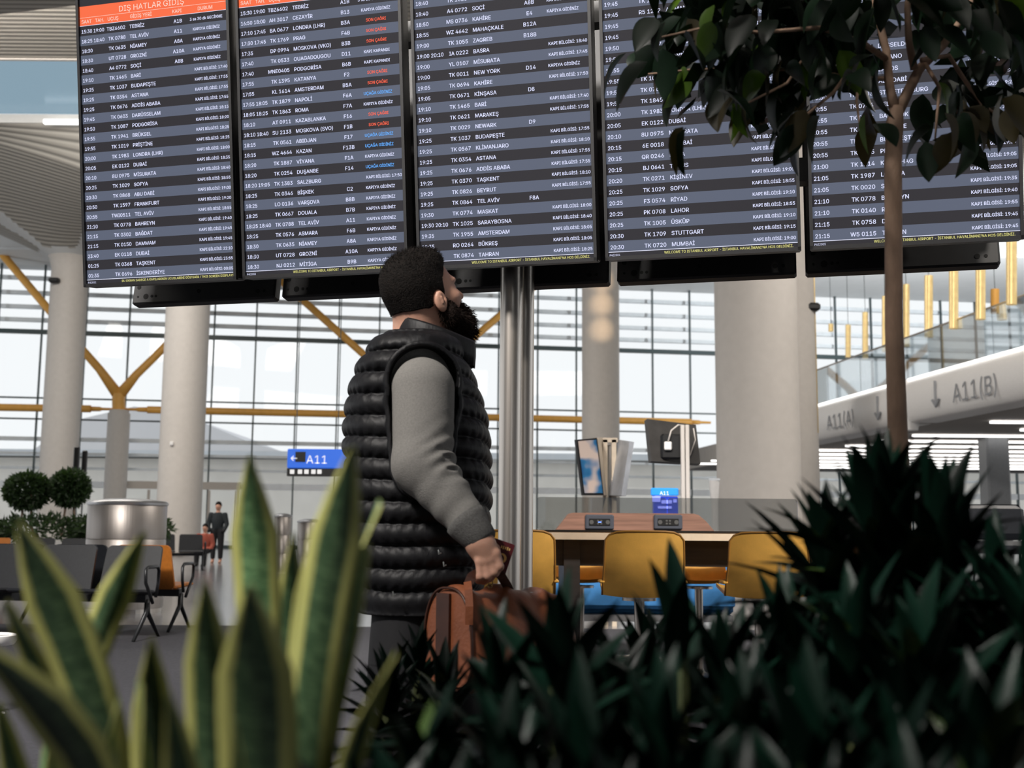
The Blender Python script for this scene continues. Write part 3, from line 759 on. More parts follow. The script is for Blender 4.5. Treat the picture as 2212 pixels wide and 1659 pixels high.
def hand_r(P):
    g = lambda x, y, Y: W(x, y, Y)
    d = rc(P, g(1024, 1146, 2.715), g(1036, 1172, 2.71), .028, .029)
    d = smin(d, rc(P, g(1036, 1172, 2.705), g(1066, 1198, 2.70), .027, .016), .02)
    d = smin(d, rc(P, g(1030, 1176, 2.715), g(1040, 1212, 2.705), .023, .015), .02)
    d = smin(d, rc(P, g(1046, 1180, 2.705), g(1054, 1210, 2.70), .024, .016), .02)
    for (m_, p_, q_, t_, r) in (((1070, 1196), (1079, 1224), (1070, 1238), (1060, 1226), .0105), ((1060, 1208), (1068, 1236), (1058, 1248), (1050, 1234), .0110),
                                ((1048, 1212), (1054, 1244), (1046, 1254), (1038, 1240), .0108), ((1037, 1212), (1038, 1245), (1034, 1253), (1028, 1240), .0100)):
        f_ = chain(P, [g(*m_, 2.695), g(*p_, 2.692), g(*q_, 2.722), g(*t_, 2.738)], [r*1.15, r, r*.9, r*.85]); d = smin(d, f_, .004)
        d = smin(d, ell(P, g(*m_, 2.692), (.012, .010, .011)), .006)
    th = chain(P, [g(1050, 1166, 2.725), g(1070, 1186, 2.735), g(1078, 1212, 2.732)], [.014, .0115, .0095]); return smin(d, th, .007)
def hand_l(P):
    w = Wr2; d = rc(P, w, w+[.03, 0, -.07], .027, .033)
    for i in range(4):
        m_ = w+np.array([.055-.022*i, 0, -.085]); d = smin(d, chain(P, [m_, m_+[.006, -.004, -.042-.004*(1.5-abs(i-1.5))], m_+[.004, -.016, -.075]], [.0105, .0095, .0085]), .005)
    return smin(d, chain(P, [w+[.035, -.01, -.03], w+[.065, -.03, -.06], w+[.068, -.035, -.085]], [.014, .011, .009]), .008)
TT = [(690, 862, 950, .075), (705, 848, 968, .10), (722, 826, 988, .15), (740, 806, 1002, .185), (765, 788, 1008, .205), (800, 768, 1020, .215), (850, 752, 1038, .215), (900, 744, 1052, .21), (960, 741, 1060, .21), (1040, 746, 1063, .215), (1100, 754, 1061, .215), (1160, 762, 1055, .21), (1220, 768, 1048, .205), (1300, 772, 1040, .20), (1400, 776, 1030, .19)]
tz = np.array([W(905, t[0], MY)[2] for t in TT])[::-1]; tx = np.array([(W(t[1], t[0], MY)[0]+W(t[2], t[0], MY)[0])/2 for t in TT])[::-1]
ta = np.array([(W(t[2], t[0], MY)[0]-W(t[1], t[0], MY)[0])/2 for t in TT])[::-1]; tb = np.array([t[3] for t in TT])[::-1]
def tor(P, off=0):
    z = P[:, 2]; cx = np.interp(z, tz, tx); a = np.interp(z, tz, ta)+off; b_ = np.interp(z, tz, tb)+off
    x = (P[:, 0]-cx)/a; y = (P[:, 1]-3.03)/b_; e = 2.4
    k = (np.abs(x)**e+np.abs(y)**e)**(1/e); return (k-1)*np.minimum(a, b_)*.85
HIPZ = .93
def leg_pts(sy, dx): return [np.array([tx[0]-.01, MY+.03+sy*.075, HIPZ]), np.array([tx[0]+.02+dx, MY+sy*.10, .50]), np.array([tx[0]-.01+dx, MY+sy*.10, .09])]
def body_d(P):
    d = head_d(P)
    d = smin(d, rc(P, wl((-.032, 0, -.035)), NB, .060, .074), .03)
    t = smax(tor(P, -.045), P[:, 2]-W(905, 735, MY)[2], .03); d = smin(d, smax(t, HIPZ-.05-P[:, 2], .03), .04)
    for a, e, w in ((Sh, El, Wr), (Sh2, El2, Wr2)): d = smin(d, chain(P, [a, e, w], [.055, .048, .026], .01), .03)
    d = smin(d, hand_r(P), .012); d = smin(d, hand_l(P), .012)
    for sy, dx in ((-1, -.06), (1, .08)):
        q = leg_pts(sy, dx); d = smin(d, chain(P, q, [.080, .065, .045], .02), .04)
        d = smin(d, rc(P, q[2]+[0, 0, -.04], q[2]+[.14, .03, -.05], .035, .03), .02)
    return d
sdf_obj('body', body_d, (-.55, 2.6, 0), (.25, 3.45, 1.86), .0032, M_skin, man, margin=2.2, smooth=1)
zc = W(905, 724, MY)[2]; zbt = W(905, 1322, MY)[2]
def noise3(P, s):
    return (np.sin(P[:, 0]*s+1.3*np.sin(P[:, 1]*s*.7+2))+np.sin(P[:, 1]*s*1.1+1.7*np.sin(P[:, 2]*s*.8))+np.sin(P[:, 2]*s*.9+1.1*np.sin(P[:, 0]*s*1.2+1)))/3
def arm_d(P, off):
    d = chain(P, [Sh, El, Wr], [.080+off, .073+off, .044+off], .02); return np.minimum(d, chain(P, [Sh2, El2, Wr2], [.075+off, .066+off, .044+off], .02))
def vest_d(P):
    z = P[:, 2]; ang = np.arctan2(P[:, 1]-3.03, P[:, 0]-np.interp(z, tz, tx))
    ph = (z-zbt)/.0545+.22*np.sin(ang*1.0+.4)+.10*np.sin(ang*3+1)+.05*noise3(P, 17)
    w = np.abs(np.sin(pi*ph)); seam = 1-w
    puff = .0125*w**.6-.009+.0020*np.sin(ang*44+4*np.sin(ph*2.1)+3*noise3(P, 9))*seam*np.clip(w*4, 0, 1)+.0022*noise3(P*[1, 1, .5], 45)+.003*noise3(P, 13)
    hem = np.clip((z-zbt)/.05, 0, 1)
    d = tor(P)-puff*hem
    d = smax(d, z-zc, .012); d = np.maximum(d, zbt-z)
    # armholes
    up = np.array([Sh[0], Sh[1], Sh[2]]);
    a = rc(P, Sh+[.0, -.10, .025], Sh+[.0, .02, .025], .086, .086); a = np.minimum(a, rc(P, Sh+[.002, -.10, -.03], Sh+[.0, .02, -.03], .086, .086))
    a = np.minimum(a, chain(P, [Sh, El], [.084, .079])); rim = np.abs(a-.006)-.006
    d = smin(d, np.maximum(rim, np.abs(tor(P)+.004)-.016), .006)
    return np.maximum(d, -a)
sdf_obj('vest', vest_d, (-.55, 2.70, zbt-.02), (.05, 3.36, zc+.03), .0036, M_vest, man, margin=2.4)
def sleeve_d(P):
    d = arm_d(P, 0)
    t = np.clip((P-El)@(Wr-El)/((Wr-El)@(Wr-El)), -.5, 1.2)
    inn = np.clip(((P-El)@np.array([.75, 0, .66]))/.06, 0, 1); wr = .0045*np.sin(t*38+2.0*noise3(P, 25)+1)*np.exp(-((t-.25)/.30)**2)*inn+.002*np.sin(t*20+P[:, 0]*30)*np.clip(t, 0, 1)
    d = d-wr+.003*noise3(P, 17)
    d = smin(d, np.maximum(tor(P, -.028), P[:, 2]-W(905, 735, MY)[2]), .03)
    for (x, y, Y, r) in ((957, 967, 2.705, (.014, .014, .006)), (975, 985, 2.72, (.02, .02, .006)), (985, 1012, 2.71, (.022, .02, .005))): d = smax(d, -ell(P, W(x, y, Y), r), .008)
    return smax(d, (P-Wr)@((Wr-El)/np.linalg.norm(Wr-El))-.005, .006)
def sl_lim(P): return np.maximum(sleeve_d(P), -(P[:, 1]*0+1))
sdf_obj('sweater', lambda P: np.maximum(sleeve_d(P), P[:, 1]-3.03), (-.50, 2.64, .98), (.06, 3.05, 1.56), .0036, M_knit, man, margin=2)
def lsl(P):
    d = chain(P, [Sh2, El2, Wr2], [.078, .068, .046], .02)+.003*noise3(P, 17); return d
sdf_obj('sweater', lsl, (-.5, 3.03, .70), (.1, 3.40, 1.50), .006, M_knit, man, margin=2)
ax = (Wr-El)/np.linalg.norm(Wr-El)
m = MB(); 
m.tube([Wr-ax*.030, Wr-ax*.012, Wr+ax*.018, Wr+ax*.040, Wr+ax*.046], [.052, .050, .043, .039, .034], 28); m.obj('cuff', M_cuff, man, smooth=True)
# collar
m = MB(); n = 84; cA = W(938, 750, 3.02)
for lay, (dz, rs) in enumerate(((-.012, 1.0), (.040, .985), (.046, .955), (.040, .93), (-.012, .94))):
    pass
V = []; F = []; lay = ((-.020, 1.04), (.012, 1.03), (.040, 1.0), (.046, .97), (.040, .93), (-.020, .93)); nl = len(lay)
for k in range(n):
    a = rad(14+332*k/(n-1)); 
    for dz, rs in lay:
        lx = .108*cos(a)*rs; ly = .098*sin(a)*rs
        base = cA+np.array([lx*.93, ly, -lx*.31]); flare = max(0, cos(a))**6*.012
        V.append(base+np.array([.10*dz+flare, 0, dz*.98+.0015*sin(a*23)*(dz < 0)]))
for k in range(n-1):
    for j in range(nl): F.append((k*nl+j, (k+1)*nl+j, (k+1)*nl+(j+1) % nl, k*nl+(j+1) % nl))
F += [tuple(range(nl)), tuple((n-1)*nl+j for j in range(nl-1, -1, -1))]
m.add(V, F); m.obj('collar', M_vest, man, smooth=True)
# hair
def hair_d(P):
    p = loc_(P); x, y, z = p[:, 0], np.abs(p[:, 1]), p[:, 2]
    th = .0025+np.clip((z-.045)/.06, 0, 1)*(.007+.013*np.clip((x+.01)/.08, 0, 1))
    d = smin(ell(np.stack([x, y, z], 1), (-.014, 0, .028), (.100, .078, .088)), ell(np.stack([x, y, z], 1), (.028, 0, -.03), (.068, .063, .088)), .03)
    d = smin(d, rc(P, wl((-.032, 0, -.035)), NB, .060, .074), .03)
    d = d-th-.0016*noise3(P, 110)*np.clip((z-.02)/.05, .2, 1)
    xb = np.interp(z, [-.1, -.05, -.02, .0, .03, .06, .09, .12], [-.03, -.020, .022, .026, .030, .050, .075, .088]); xb = xb+.003*noise3(P, 140)
    zn = np.interp(x, [-.12, -.06, -.03, -.02, .03], [-.034, -.040, -.042, -.038, -.032])+.002*noise3(P, 120)
    d = np.maximum(d, (x-xb)*.8); d = np.maximum(d, (zn-z)*.8)
    return np.maximum(d, -ell(p*[1, 1, 1]*1.0, (.003, -.082, -.032), (.0225, .03, .034)))
sdf_obj('hair', hair_d, HC-.17, HC+.17, .0025, M_hair, man, margin=2)
def beard_base(P):
    p = loc_(P); q = p.copy(); q[:, 1] = np.abs(q[:, 1])
    d = rc(q, (.006, .066, -.025), (.028, .060, -.070), .010, .022)
    d = smin(d, rc(q, (.028, .056, -.070), (.072, .030, -.105), .024, .036), .02)
    d = smin(d, ell(q, (.082, 0, -.115), (.048, .045, .052)), .02)
    d = smin(d, rc(q, (.100, .022, -.056), (.102, .034, -.085), .008, .016), .012)   # moustache side
    d = smin(d, rc(q, (.106, 0, -.047), (.100, .022, -.056), .006, .008), .006)
    return smax(d, -ell(q, (.112, 0, -.064), (.014, .018, .005)), .003)
def beard_d(P): return beard_base(P)-.004*noise3(P, 75)-.003*noise3(P, 160)
bo = sdf_obj('beard', beard_d, HC-.02+[-.0, -.1, -.20], HC+[.20, .24, .06], .0028, M_beard, man, margin=2)
me = bo.data; nv = len(me.vertices); cov = np.zeros(nv*3); me.vertices.foreach_get('co', cov); cov = cov.reshape(-1, 3); no = np.zeros(nv*3); me.vertices.foreach_get('normal', no); no = no.reshape(-1, 3)
cen = origin(man); sm = MB(); down = -hu*.7+hf*.35
idx = rng.choice(nv, min(nv, 5200), replace=False); Vv = []; Ff = []
for i in idx:
    p = cov[i]+cen; lp = (p-HC)@HM.T; L = (.008+.010*np.clip((-.05-lp[2])/.06, 0, 1))*rng.uniform(.6, 1.3)
    if no[i]@no[i] < .1: continue
    d = no[i]*.8+down*.8+rng.normal(0, .35, 3); d /= np.linalg.norm(d); s_ = np.cross(d, rng.normal(0, 1, 3)); s_ *= .0006/np.linalg.norm(s_)
    k = len(Vv); Vv += [p-s_, p+s_, p+d*L*.6+s_*.6+no[i]*.001, p+d*L+down*.003]; Ff += [(k, k+1, k+2), (k, k+2, k+3)]
sm.add(Vv, Ff); o = sm.obj('beard_strands', M_beard, man); o['kind'] = 'stuff'
hob = [o for o in man.children if o.name.startswith('hair')][0]; me = hob.data; nv = len(me.vertices); hv = np.zeros(nv*3); me.vertices.foreach_get('co', hv); hv = hv.reshape(-1, 3); hn = np.zeros(nv*3); me.vertices.foreach_get('normal', hn); hn = hn.reshape(-1, 3)
Vv = []; Ff = []; lc = (hv+cen-HC)@HM.T
for i in rng.choice(nv, min(nv, 7000), replace=False):
    if lc[i] @ lc[i] < .006: continue
    L = .002+.009*np.clip((lc[i][2]-.06)/.05, 0, 1); d = hn[i]*.8+hf*.5*(lc[i][2] > .05)-hu*.5*(lc[i][2] <= .05)+rng.normal(0, .35, 3); d /= np.linalg.norm(d); s_ = np.cross(d, rng.normal(0, 1, 3)); s_ *= .0006/np.linalg.norm(s_)
    p = hv[i]+cen; k = len(Vv); Vv += [p-s_, p+s_, p+d*L]; Ff.append((k, k+1, k+2))
sm = MB(); sm.add(Vv, Ff); o = sm.obj('hair_strands', M_hair, man); o['kind'] = 'stuff'
# eyes and brows
for s_ in (-1, 1):
    m = MB(); m.lathe([(.001, -.0115), (.008, -.0085), (.0117, 0), (.008, .0085), (.001, .0115)], wl((.0795, s_*.031, .0)), 16); m.obj('eye', mat('eye_white', (.7, .68, .66), .2), man, smooth=True)
    m = MB(); m.tube([wl((.094, s_*.014, .020)), wl((.096, s_*.028, .026)), wl((.083, s_*.046, .022))], [.003, .004, .002], 8); m.obj('eyebrow', M_hair, man, smooth=True)
# trousers and shoes
def trou_d(P):
    d = smax(tor(P, -.040), P[:, 2]-.93, .01); d = smax(d, HIPZ-.10-P[:, 2], .03)
    for sy, dx in ((-1, -.06), (1, .08)): d = smin(d, np.maximum(chain(P, leg_pts(sy, dx), [.098, .088, .078], .03), P[:, 2]-.92), .04)
    d = d+.004*noise3(P, 14); return np.maximum(d, .05-P[:, 2])
sdf_obj('trousers', trou_d, (-.55, 2.7, .03), (.15, 3.35, 1.02), .008, M_trou, man, margin=2)
for sy, dx in ((-1, -.06), (1, .08)):
    q = leg_pts(sy, dx)[2]
    def shoe_d(P, q=q):
        d = smin(rc(P, q+[-.04, 0, -.04], q+[.15, .03, -.055], .048, .038), rc(P, q+[-.03, 0, 0], q+[-.02, 0, -.04], .05, .05), .02); return np.maximum(d, .001-P[:, 2])
    sdf_obj('shoe', shoe_d, q-[.16, .12, .1], q+[.26, .14, .12], .006, mat('shoe_leather', (.02, .015, .012), .4, noise=.2), man, margin=2)
# zip pulls
m = MB()
for (x, y) in ((946, 1193), (957, 1219), (848, 1283)):
    p = W(x, y, 2.80); m = MB(); m.tube([p+[0, 0, .006], p+[.002, 0, -.005], p+[.008, 0, -.001]], .0018, 6); m.obj('zip_pull', mat('zip_metal', (.8, .8, .75), .3, 1), man)

# ---- leather holdall
M_lea = mat('tan_leather', (.25, .078, .033), .45, noise=.22, nscale=9, bump=.25, bscale=120); M_leaD = mat('dark_leather', (.05, .016, .008), .42, noise=.2, nscale=20)
by = rad(40); bx = np.array([cos(by), sin(by), 0]); bw = np.array([-sin(by), cos(by), 0])
BT = W(985, 1264, 2.72); bc = np.array([BT[0], BT[1], BT[2]])+bw*.02
bag = root('holdall_bag', tuple(bc-[0, 0, .26]), 'tan brown leather holdall hanging from the man\'s right hand', 'bag')
V = []; F = []; NS, NP = 30, 40; LEN = .33
for i in range(NS+1):
    t = i/NS; s0 = t*LEN; e = min(t, 1-t)*LEN; rr = 1-.10*(max(0, 1-e/.03))**2; sag = -.010*sin(pi*min(1, t*2.3))-.015*t-.012*t*t+.006*sin(t*17)
    for k in range(NP):
        a = 2*pi*k/NP; ww = .085+.030*(1-sin(a))/2; x = ww*np.sign(cos(a))*abs(cos(a))**.7*rr; z = -.125+.125*np.sign(sin(a))*abs(sin(a))**.75*rr
        z += sag*(1 if sin(a) > 0 else 0)+.003*sin(11*t*pi+a*3)
        V.append(bc+bx*(s0-.005)+bw*x+np.array([0, 0, z]))
for i in range(NS):
    for k in range(NP): F.append((i*NP+k, i*NP+(k+1) % NP, (i+1)*NP+(k+1) % NP, (i+1)*NP+k))
F += [tuple(range(NP)), tuple(NS*NP+k for k in range(NP-1, -1, -1))]
m = MB(); m.add(V, [f[::-1] for f in F]); m.obj('bag_body', M_lea, bag, smooth='auto')
m = MB(); ring = [bc-bx*.008+bw*(.085+.03*(1-sin(a))/2)*.93*np.sign(cos(a))*abs(cos(a))**.7+np.array([0, 0, -.125+.118*np.sign(sin(a))*abs(sin(a))**.75]) for a in np.linspace(0, 2*pi, 41)[:-1]]
m.tube(ring, .0035, 6, closed=True); m.obj('piping', M_leaD, bag, smooth=True)
m = MB(); m.box(bc-bx*.010+bw*.015+[0, 0, -.12], (.006, .05, .20), np.stack([bx, bw, [0, 0, 1]], 1)); m.obj('end_patch', M_leaD, bag)
def strap(pts, w, m_, nm):
    m = MB(); pts = [np.array(p) for p in pts]; P2 = []
    for i in range(len(pts)-1):
        for t in np.linspace(0, 1, 6)[:-1]: P2.append(pts[i]*(1-t)+pts[i+1]*t)
    P2.append(pts[-1]); Vv = []
    for i, p in enumerate(P2):
        t = P2[min(i+1, len(P2)-1)]-P2[max(i-1, 0)]; t /= np.linalg.norm(t); a = np.cross(t, [0, -1, 0]); 
        a = a/(np.linalg.norm(a)+1e-9); b_ = np.cross(a, t)
        for sx, sy in ((-1, -1), (1, -1), (1, 1), (-1, 1)): Vv.append(p+a*sx*w/2+b_*sy*.0025)
    Ff = [(i*4+k, i*4+(k+1) % 4, i*4+4+(k+1) % 4, i*4+4+k) for i in range(len(P2)-1) for k in range(4)]
    m.add(Vv, Ff+[(3, 2, 1, 0), tuple(len(Vv)-4+k for k in range(4))]); return m.obj(nm, m_, bag)
hgrip = [W(1012, 1262, 2.70), W(1018, 1246, 2.705), W(1030, 1239, 2.71), W(1052, 1233, 2.715), W(1070, 1232, 2.72), W(1082, 1243, 2.74), W(1096, 1266, 2.80), W(1106, 1286, 2.86)]
strap(hgrip, .022, M_leaD, 'handle'); 
strap([W(1010, 1258, 2.695), W(1012, 1275, 2.668), W(1014, 1310, 2.66), W(1013, 1350, 2.66)], .018, M_lea, 'strap')
strap([W(1105, 1284, 2.86), W(1108, 1300, 2.80), W(1109, 1340, 2.79)], .022, M_lea, 'strap')
m = MB(); p = W(1148, 1296, 2.86); m.tube([p+.016*np.array([cos(a), .3, sin(a)]) for a in np.linspace(0, 2*pi, 17)[:-1]], .0028, 8, closed=True); m.obj('ring', M_steel, bag, smooth=True)
m = MB()
for k, (x, y) in enumerate(((1058, 1246), (1059, 1252), (1060, 1259), (1058, 1266))): p = W(x, y, 2.74); m.tube([p+.005*np.array([cos(a), .5*(k % 2), sin(a)]) for a in np.linspace(0, 2*pi, 11)[:-1]], .0014, 6, closed=True)
m.obj('zip_chain', mat('brass2', (.35, .24, .1), .3, 1), bag)
# passport
pq = [W(1056, 1158, 2.748), W(1110, 1178, 2.742), W(1090, 1246, 2.748), W(1038, 1228, 2.752)]
O = pq[3]; X = (pq[2]-O); Yv = (pq[0]-O); pw_, ph_ = np.linalg.norm(X), np.linalg.norm(Yv); X /= pw_; Yv -= X*(Yv@X); Yv /= np.linalg.norm(Yv)
pp = root('passport', tuple(O), 'maroon passport with gold crescent held in the man\'s right hand', 'passport')
M_mar = mat('maroon_cover', (.10, .012, .016), .4, noise=.1, nscale=50); M_gold = mat('gold_foil', (.95, .62, .22), .3, .3, noise=.05)
m = MB(); m.slab([(pw_/2+x, ph_/2+y) for x, y in rrect(pw_, ph_, .004)], .005, O, X, Yv); m.obj('cover', M_mar, pp)
m = MB(); m.slab([(pw_/2+x, ph_/2+y) for x, y in rrect(pw_-.003, ph_-.003, .003)], .0025, O+np.cross(X, Yv)*.004*-1, X, Yv); m.obj('pages', M_white, pp)
N_ = np.cross(X, Yv); N_ = N_ if N_[1] < 0 else -N_
c0 = O+X*pw_*.66+Yv*ph_*.50+N_*.0033; out = [(.012*cos(a), .012*sin(a)) for a in np.linspace(rad(140), rad(-140), 20)]+[(-.0035+.0092*cos(a), .0092*sin(a)) for a in np.linspace(rad(-135), rad(135), 20)]
RT = lambda l, an: [(x*cos(an)-y*sin(an), x*sin(an)+y*cos(an)) for x, y in l]
m = MB()
for i in range(19): m.add([c0+X*u+Yv*v for u, v in RT([out[i], out[i+1], out[39-i-1], out[39-i]], .35)], [(0, 1, 2, 3)])
m.obj('crescent', M_gold, pp)
st = [((.0042 if k % 2 == 0 else .0017)*cos(2*pi*k/10), (.0042 if k % 2 == 0 else .0017)*sin(2*pi*k/10)) for k in range(10)]
m = MB(); m.slab(st, .0003, c0-X*.010-Yv*.004, X, Yv); m.obj('star', M_gold, pp)
m = MB()
for k in range(5): m.box(O+X*(pw_*.52+.005*k)+Yv*ph_*.82+N_*.0032, (.003, .0003, .006+.002*(k % 2)), np.stack([X, N_, Yv], 1))
m.obj('foil_text', M_gold, pp)

# =====================================================================  MIDDLE DISTANCE, LEFT
def fl(px, py):            # floor point seen at a pixel
    d = CF + (px-1106)/FPX*CR - (py-829.5)/FPX*CU; t = -CAMZ/d[2]; return np.array([d[0]*t, d[1]*t, 0])
M_seatB = mat('charcoal_seat', (.018, .020, .025), .42, noise=.15, nscale=40); M_seatO = mat('orange_seat', (.60, .20, .03), .5, noise=.08, nscale=30)
M_leg = mat('seat_leg_metal', (.035, .037, .04), .35, .6); M_alu = mat('aluminium_edge', (.55, .55, .56), .3, .9); M_blueS = mat('blue_seat', (.02, .10, .28), .5, noise=.1)
def bench(name, P, rz, lab, cols, group='seating benches'):
    """cols: colour of each seat; local frame: seats face -Y, run along X"""
    r = root(name, tuple(P), lab, 'bench', group, rotz=rz); n = len(cols); pt = .64; x0 = -(n-1)*pt/2
    protoB = protoS = None
    for i, c in enumerate(cols):
        mt = {'B': M_seatB, 'O': M_seatO, 'N': M_blueS}[c]; x = x0+i*pt
        m = MB(); V = []; F = []; out = rrect(.56, .50, .05, 4); 
        for lay in (0, 1):
            for (u, v) in out:
                h = (v+.25)/.5; V.append((x+u*(1-.05*h), -.02+.14*h*h+lay*.028+.03*(u/.28)**2*(1-h*.3), .405+v*.86+.22))
        k = len(out); F = [tuple(range(k-1, -1, -1)), tuple(range(k, 2*k))]+[(j, (j+1) % k, (j+1) % k+k, j+k) for j in range(k)]
        m.add(V, F); m.obj('backrest', mt, r, world=False, smooth='auto')
        m = MB(); m.box((x, -.24, .435), (.56, .46, .035), [[1, 0, 0], [0, 1, 0], [0, -.05, 1]], bev=.015); m.obj('seat', mt, r, world=False)
        m = MB(); m.box((x, -.03, .42), (.50, .03, .02)); m.obj('seat_bracket', M_alu, r, world=False)
    L = n*pt; m = MB(); m.box((0, -.16, .37), (L-.1, .09, .07)); m.obj('beam', M_leg, r, world=False)
    for x in sorted({-L/2+.05, L/2-.05, 0. if n > 3 else L/2-.05}):
        m = MB(); m.tube([(x, -.16, .36), (x, -.18, .24), (x, -.42, .012)], [.026, .022, .016], 8); m.tube([(x, -.16, .36), (x, -.14, .24), (x, .12, .012)], [.026, .022, .016], 8); m.obj('leg', M_leg, r, world=False, smooth=True)
    for x in (-L/2+.0, L/2-.0):
        m = MB(); m.tube([(x, -.10, .38), (x, -.06, .50), (x, -.05, .62), (x, -.09, .655), (x, -.30, .655), (x, -.34, .63), (x, -.33, .52), (x, -.22, .40), (x, -.16, .33)], .016, 8); m.obj('armrest', M_leg, r, world=False, smooth=True)
    return r
p = fl(225, 1378); ry = rad(-6)
bench('seating_bench', (p[0]-1.09, p[1]+.15, 0), ry, 'nearest charcoal seating bench with one orange end seat, beside the big striped leaves', 'OOBBB'[0:0]+'BOBBB')
bench('seating_bench', (p[0]-1.10, p[1]+.80, 0), ry+pi, 'bench back to back with the nearest one, orange seat at its open end', 'OBBBB')
p = fl(60, 1292); bench('seating_bench', (p[0]-.3, p[1], 0), rad(0), 'charcoal bench with one orange seat in front of the hedge planter', 'BBOBBN')
p = fl(418, 1232); bench('seating_bench', (p[0]-.75, p[1], 0), rad(18), 'small distant charcoal bench right of the wide column', 'BBB')
p = fl(395, 1226); bench('seating_bench', (p[0]-2.6, p[1]+3.5, 0), rad(15), 'distant charcoal bench seen just past the steel drum', 'BBB')

# perforated steel drums
def drum(px, base_y, wpx, top_y, lab):
    P = fl(px, base_y); rr = wpx/2*P[1]/FPX; h = W(px, top_y, P[1])[2]; r = root('air_drum', tuple(P), lab, 'ventilation drum', 'perforated steel drums')
    pm_ = mat('perforated_steel', (.36, .33, .31), .42, .85, noise=.18, nscale=5, stretch=(1, 1, .02), bump=.3, bscale=60)
    for k in range(3):
        m = MB(); a, c = h*(.04+.31*k), h*(.04+.31*(k+1))-.012; m.lathe([(rr, a), (rr, c), (rr-.01, c+.012)], (P[0], P[1], 0), 56); m.obj('perforated_panel', pm_, r, smooth='auto')
    m = MB(); m.lathe([(rr-.02, h*.96), (rr+.012, h*.965), (rr+.015, h*.985), (rr-.01, h), (rr*.5, h+.03), (.02, h+.035)], (P[0], P[1], 0), 56); m.obj('top_cap', M_alu, r, smooth='auto')
    m = MB(); m.lathe([(rr-.02, 0), (rr-.02, h*.04)], (P[0], P[1], 0), 48); m.obj('plinth', M_steel, r)
drum(265, 1322, 163, 1083, 'wide perforated steel drum standing behind the nearest seating bench')
drum(607, 1240, 38, 1112, 'small distant steel drum seen between the tall striped leaves, the one farther left')
drum(666, 1245, 52, 1124, 'distant steel drum right beside the tallest striped leaf')

# topiary trees, hedge planter
def leafmesh(name, L, w, bend=.2, m=None, n=6, fold=.25, tipw=.02):
    V = []; F = []
    for i in range(n+1):
        t = i/n; ww = w*max(tipw, (sin(pi*min(1, t**.75*1.0))**.8))/2; z = -bend*L*t*t; y = L*t*(1-.25*bend*t)
        V += [(-ww, y, z+fold*ww), (0, y, z-0), (ww, y, z+fold*ww)]
    for i in range(n):
        a = i*3; F += [(a, a+1, a+4, a+3), (a+1, a+2, a+5, a+4)]
    me = bpy.data.meshes.new(name); me.from_pydata(V, [], F); me.materials.append(m)
    uv = me.uv_layers.new(name='UVMap')
    for l in me.loops: vi = l.vertex_index; uv.data[l.index].uv = ((vi % 3)/2, (vi//3)/n)
    me.polygons.foreach_set('use_smooth', [True]*len(F)); me.update(); return me
M_top = mat('topiary_leaf', (.030, .060, .022), .5, noise=.3, nscale=8, trans=.15); M_bark = mat('pale_bark', (.30, .20, .14), .8, noise=.3, nscale=40, bump=.6, bscale=120)
def scatter_leaves(name, parent, centre, rad3, n, L, w, m, seed):
    g = np.random.default_rng(seed); V = []; F = []
    for i in range(n):
        d = g.normal(0, 1, 3); d /= np.linalg.norm(d); p = np.array(centre)+d*np.array(rad3)*g.uniform(.55, 1.02)**.6; q = d*.7+g.normal(0, .6, 3); q /= np.linalg.norm(q)
        s_ = np.cross(q, g.normal(0, 1, 3)); s_ /= np.linalg.norm(s_); l = L*g.uniform(.7, 1.3); k = len(V)
        V += [p, p+q*l*.5+s_*w/2, p+q*l, p+q*l*.5-s_*w/2]; F += [(k, k+1, k+2), (k, k+2, k+3)]
    b_ = MB(); b_.add(V, F); o = b_.obj(name, m, parent); o['kind'] = 'stuff'; return o
for i, (x, y0, y1, D, lab) in enumerate([(60, 1022, 1098, 22, 'ball topiary tree on a thin stem, the left one of two above the hedge'), (152, 1018, 1090, 22, 'ball topiary tree beside the dark hanging posts, right one above the hedge')]):
    c = W(x, (y0+y1)/2, D); r = root('topiary_tree', (c[0], D, .7), lab, 'tree', 'topiary trees'); rx = (48 if i == 0 else 40)/FPX*D; rz = 38/FPX*D
    scatter_leaves('foliage', r, c, (rx*.92, rx*.9, rz*.95), 2600, .12, .05, M_top, i)
    for dx in (-.05, .06): m = MB(); m.tube([(c[0]+dx*3, D, .6), (c[0]+dx*2, D, 1.0), (c[0]+dx, D, c[2])], .022, 6); m.obj('trunk', M_bark, r, smooth=True)
c = W(95, 1150, 21.5); r = root('hedge_planter', (c[0]-.5, 21.8, 0), 'long white planter with a low dark green hedge under the topiary trees', 'planter')
m = MB(); m.box((c[0]-.5, 21.8, .38), (4.6, 1.4, .76), bev=.03); m.obj('planter_box', M_white, r)
for k in range(3): scatter_leaves('hedge', r, (c[0]-2.0+1.5*k+.4, 21.6, .88+.10*(k == 2)), (.95, .6, .30), 1500, .16, .05, M_top, 10+k)
for i, (x, y0, y1, w_) in enumerate([(167, 965, 1050, .10), (184, 973, 1082, .09)]):
    a, c = W(x, y0, 24), W(x, y1, 24); r = root('dark_post', (a[0], 24, 0), ['slim dark post behind the right topiary ball, the taller one', 'slim dark post behind the right topiary ball, nearer the small column'][i], 'post')
    m = MB(); m.box((a[0], 24, a[2]/2), (w_*.35, w_*.3, a[2])); m.obj('rod', M_alu, r); m = MB(); m.box((a[0], 24, (a[2]+c[2])/2), (w_*1.1, w_, a[2]-c[2]), bev=.02); m.obj('sleeve', M_black, r)

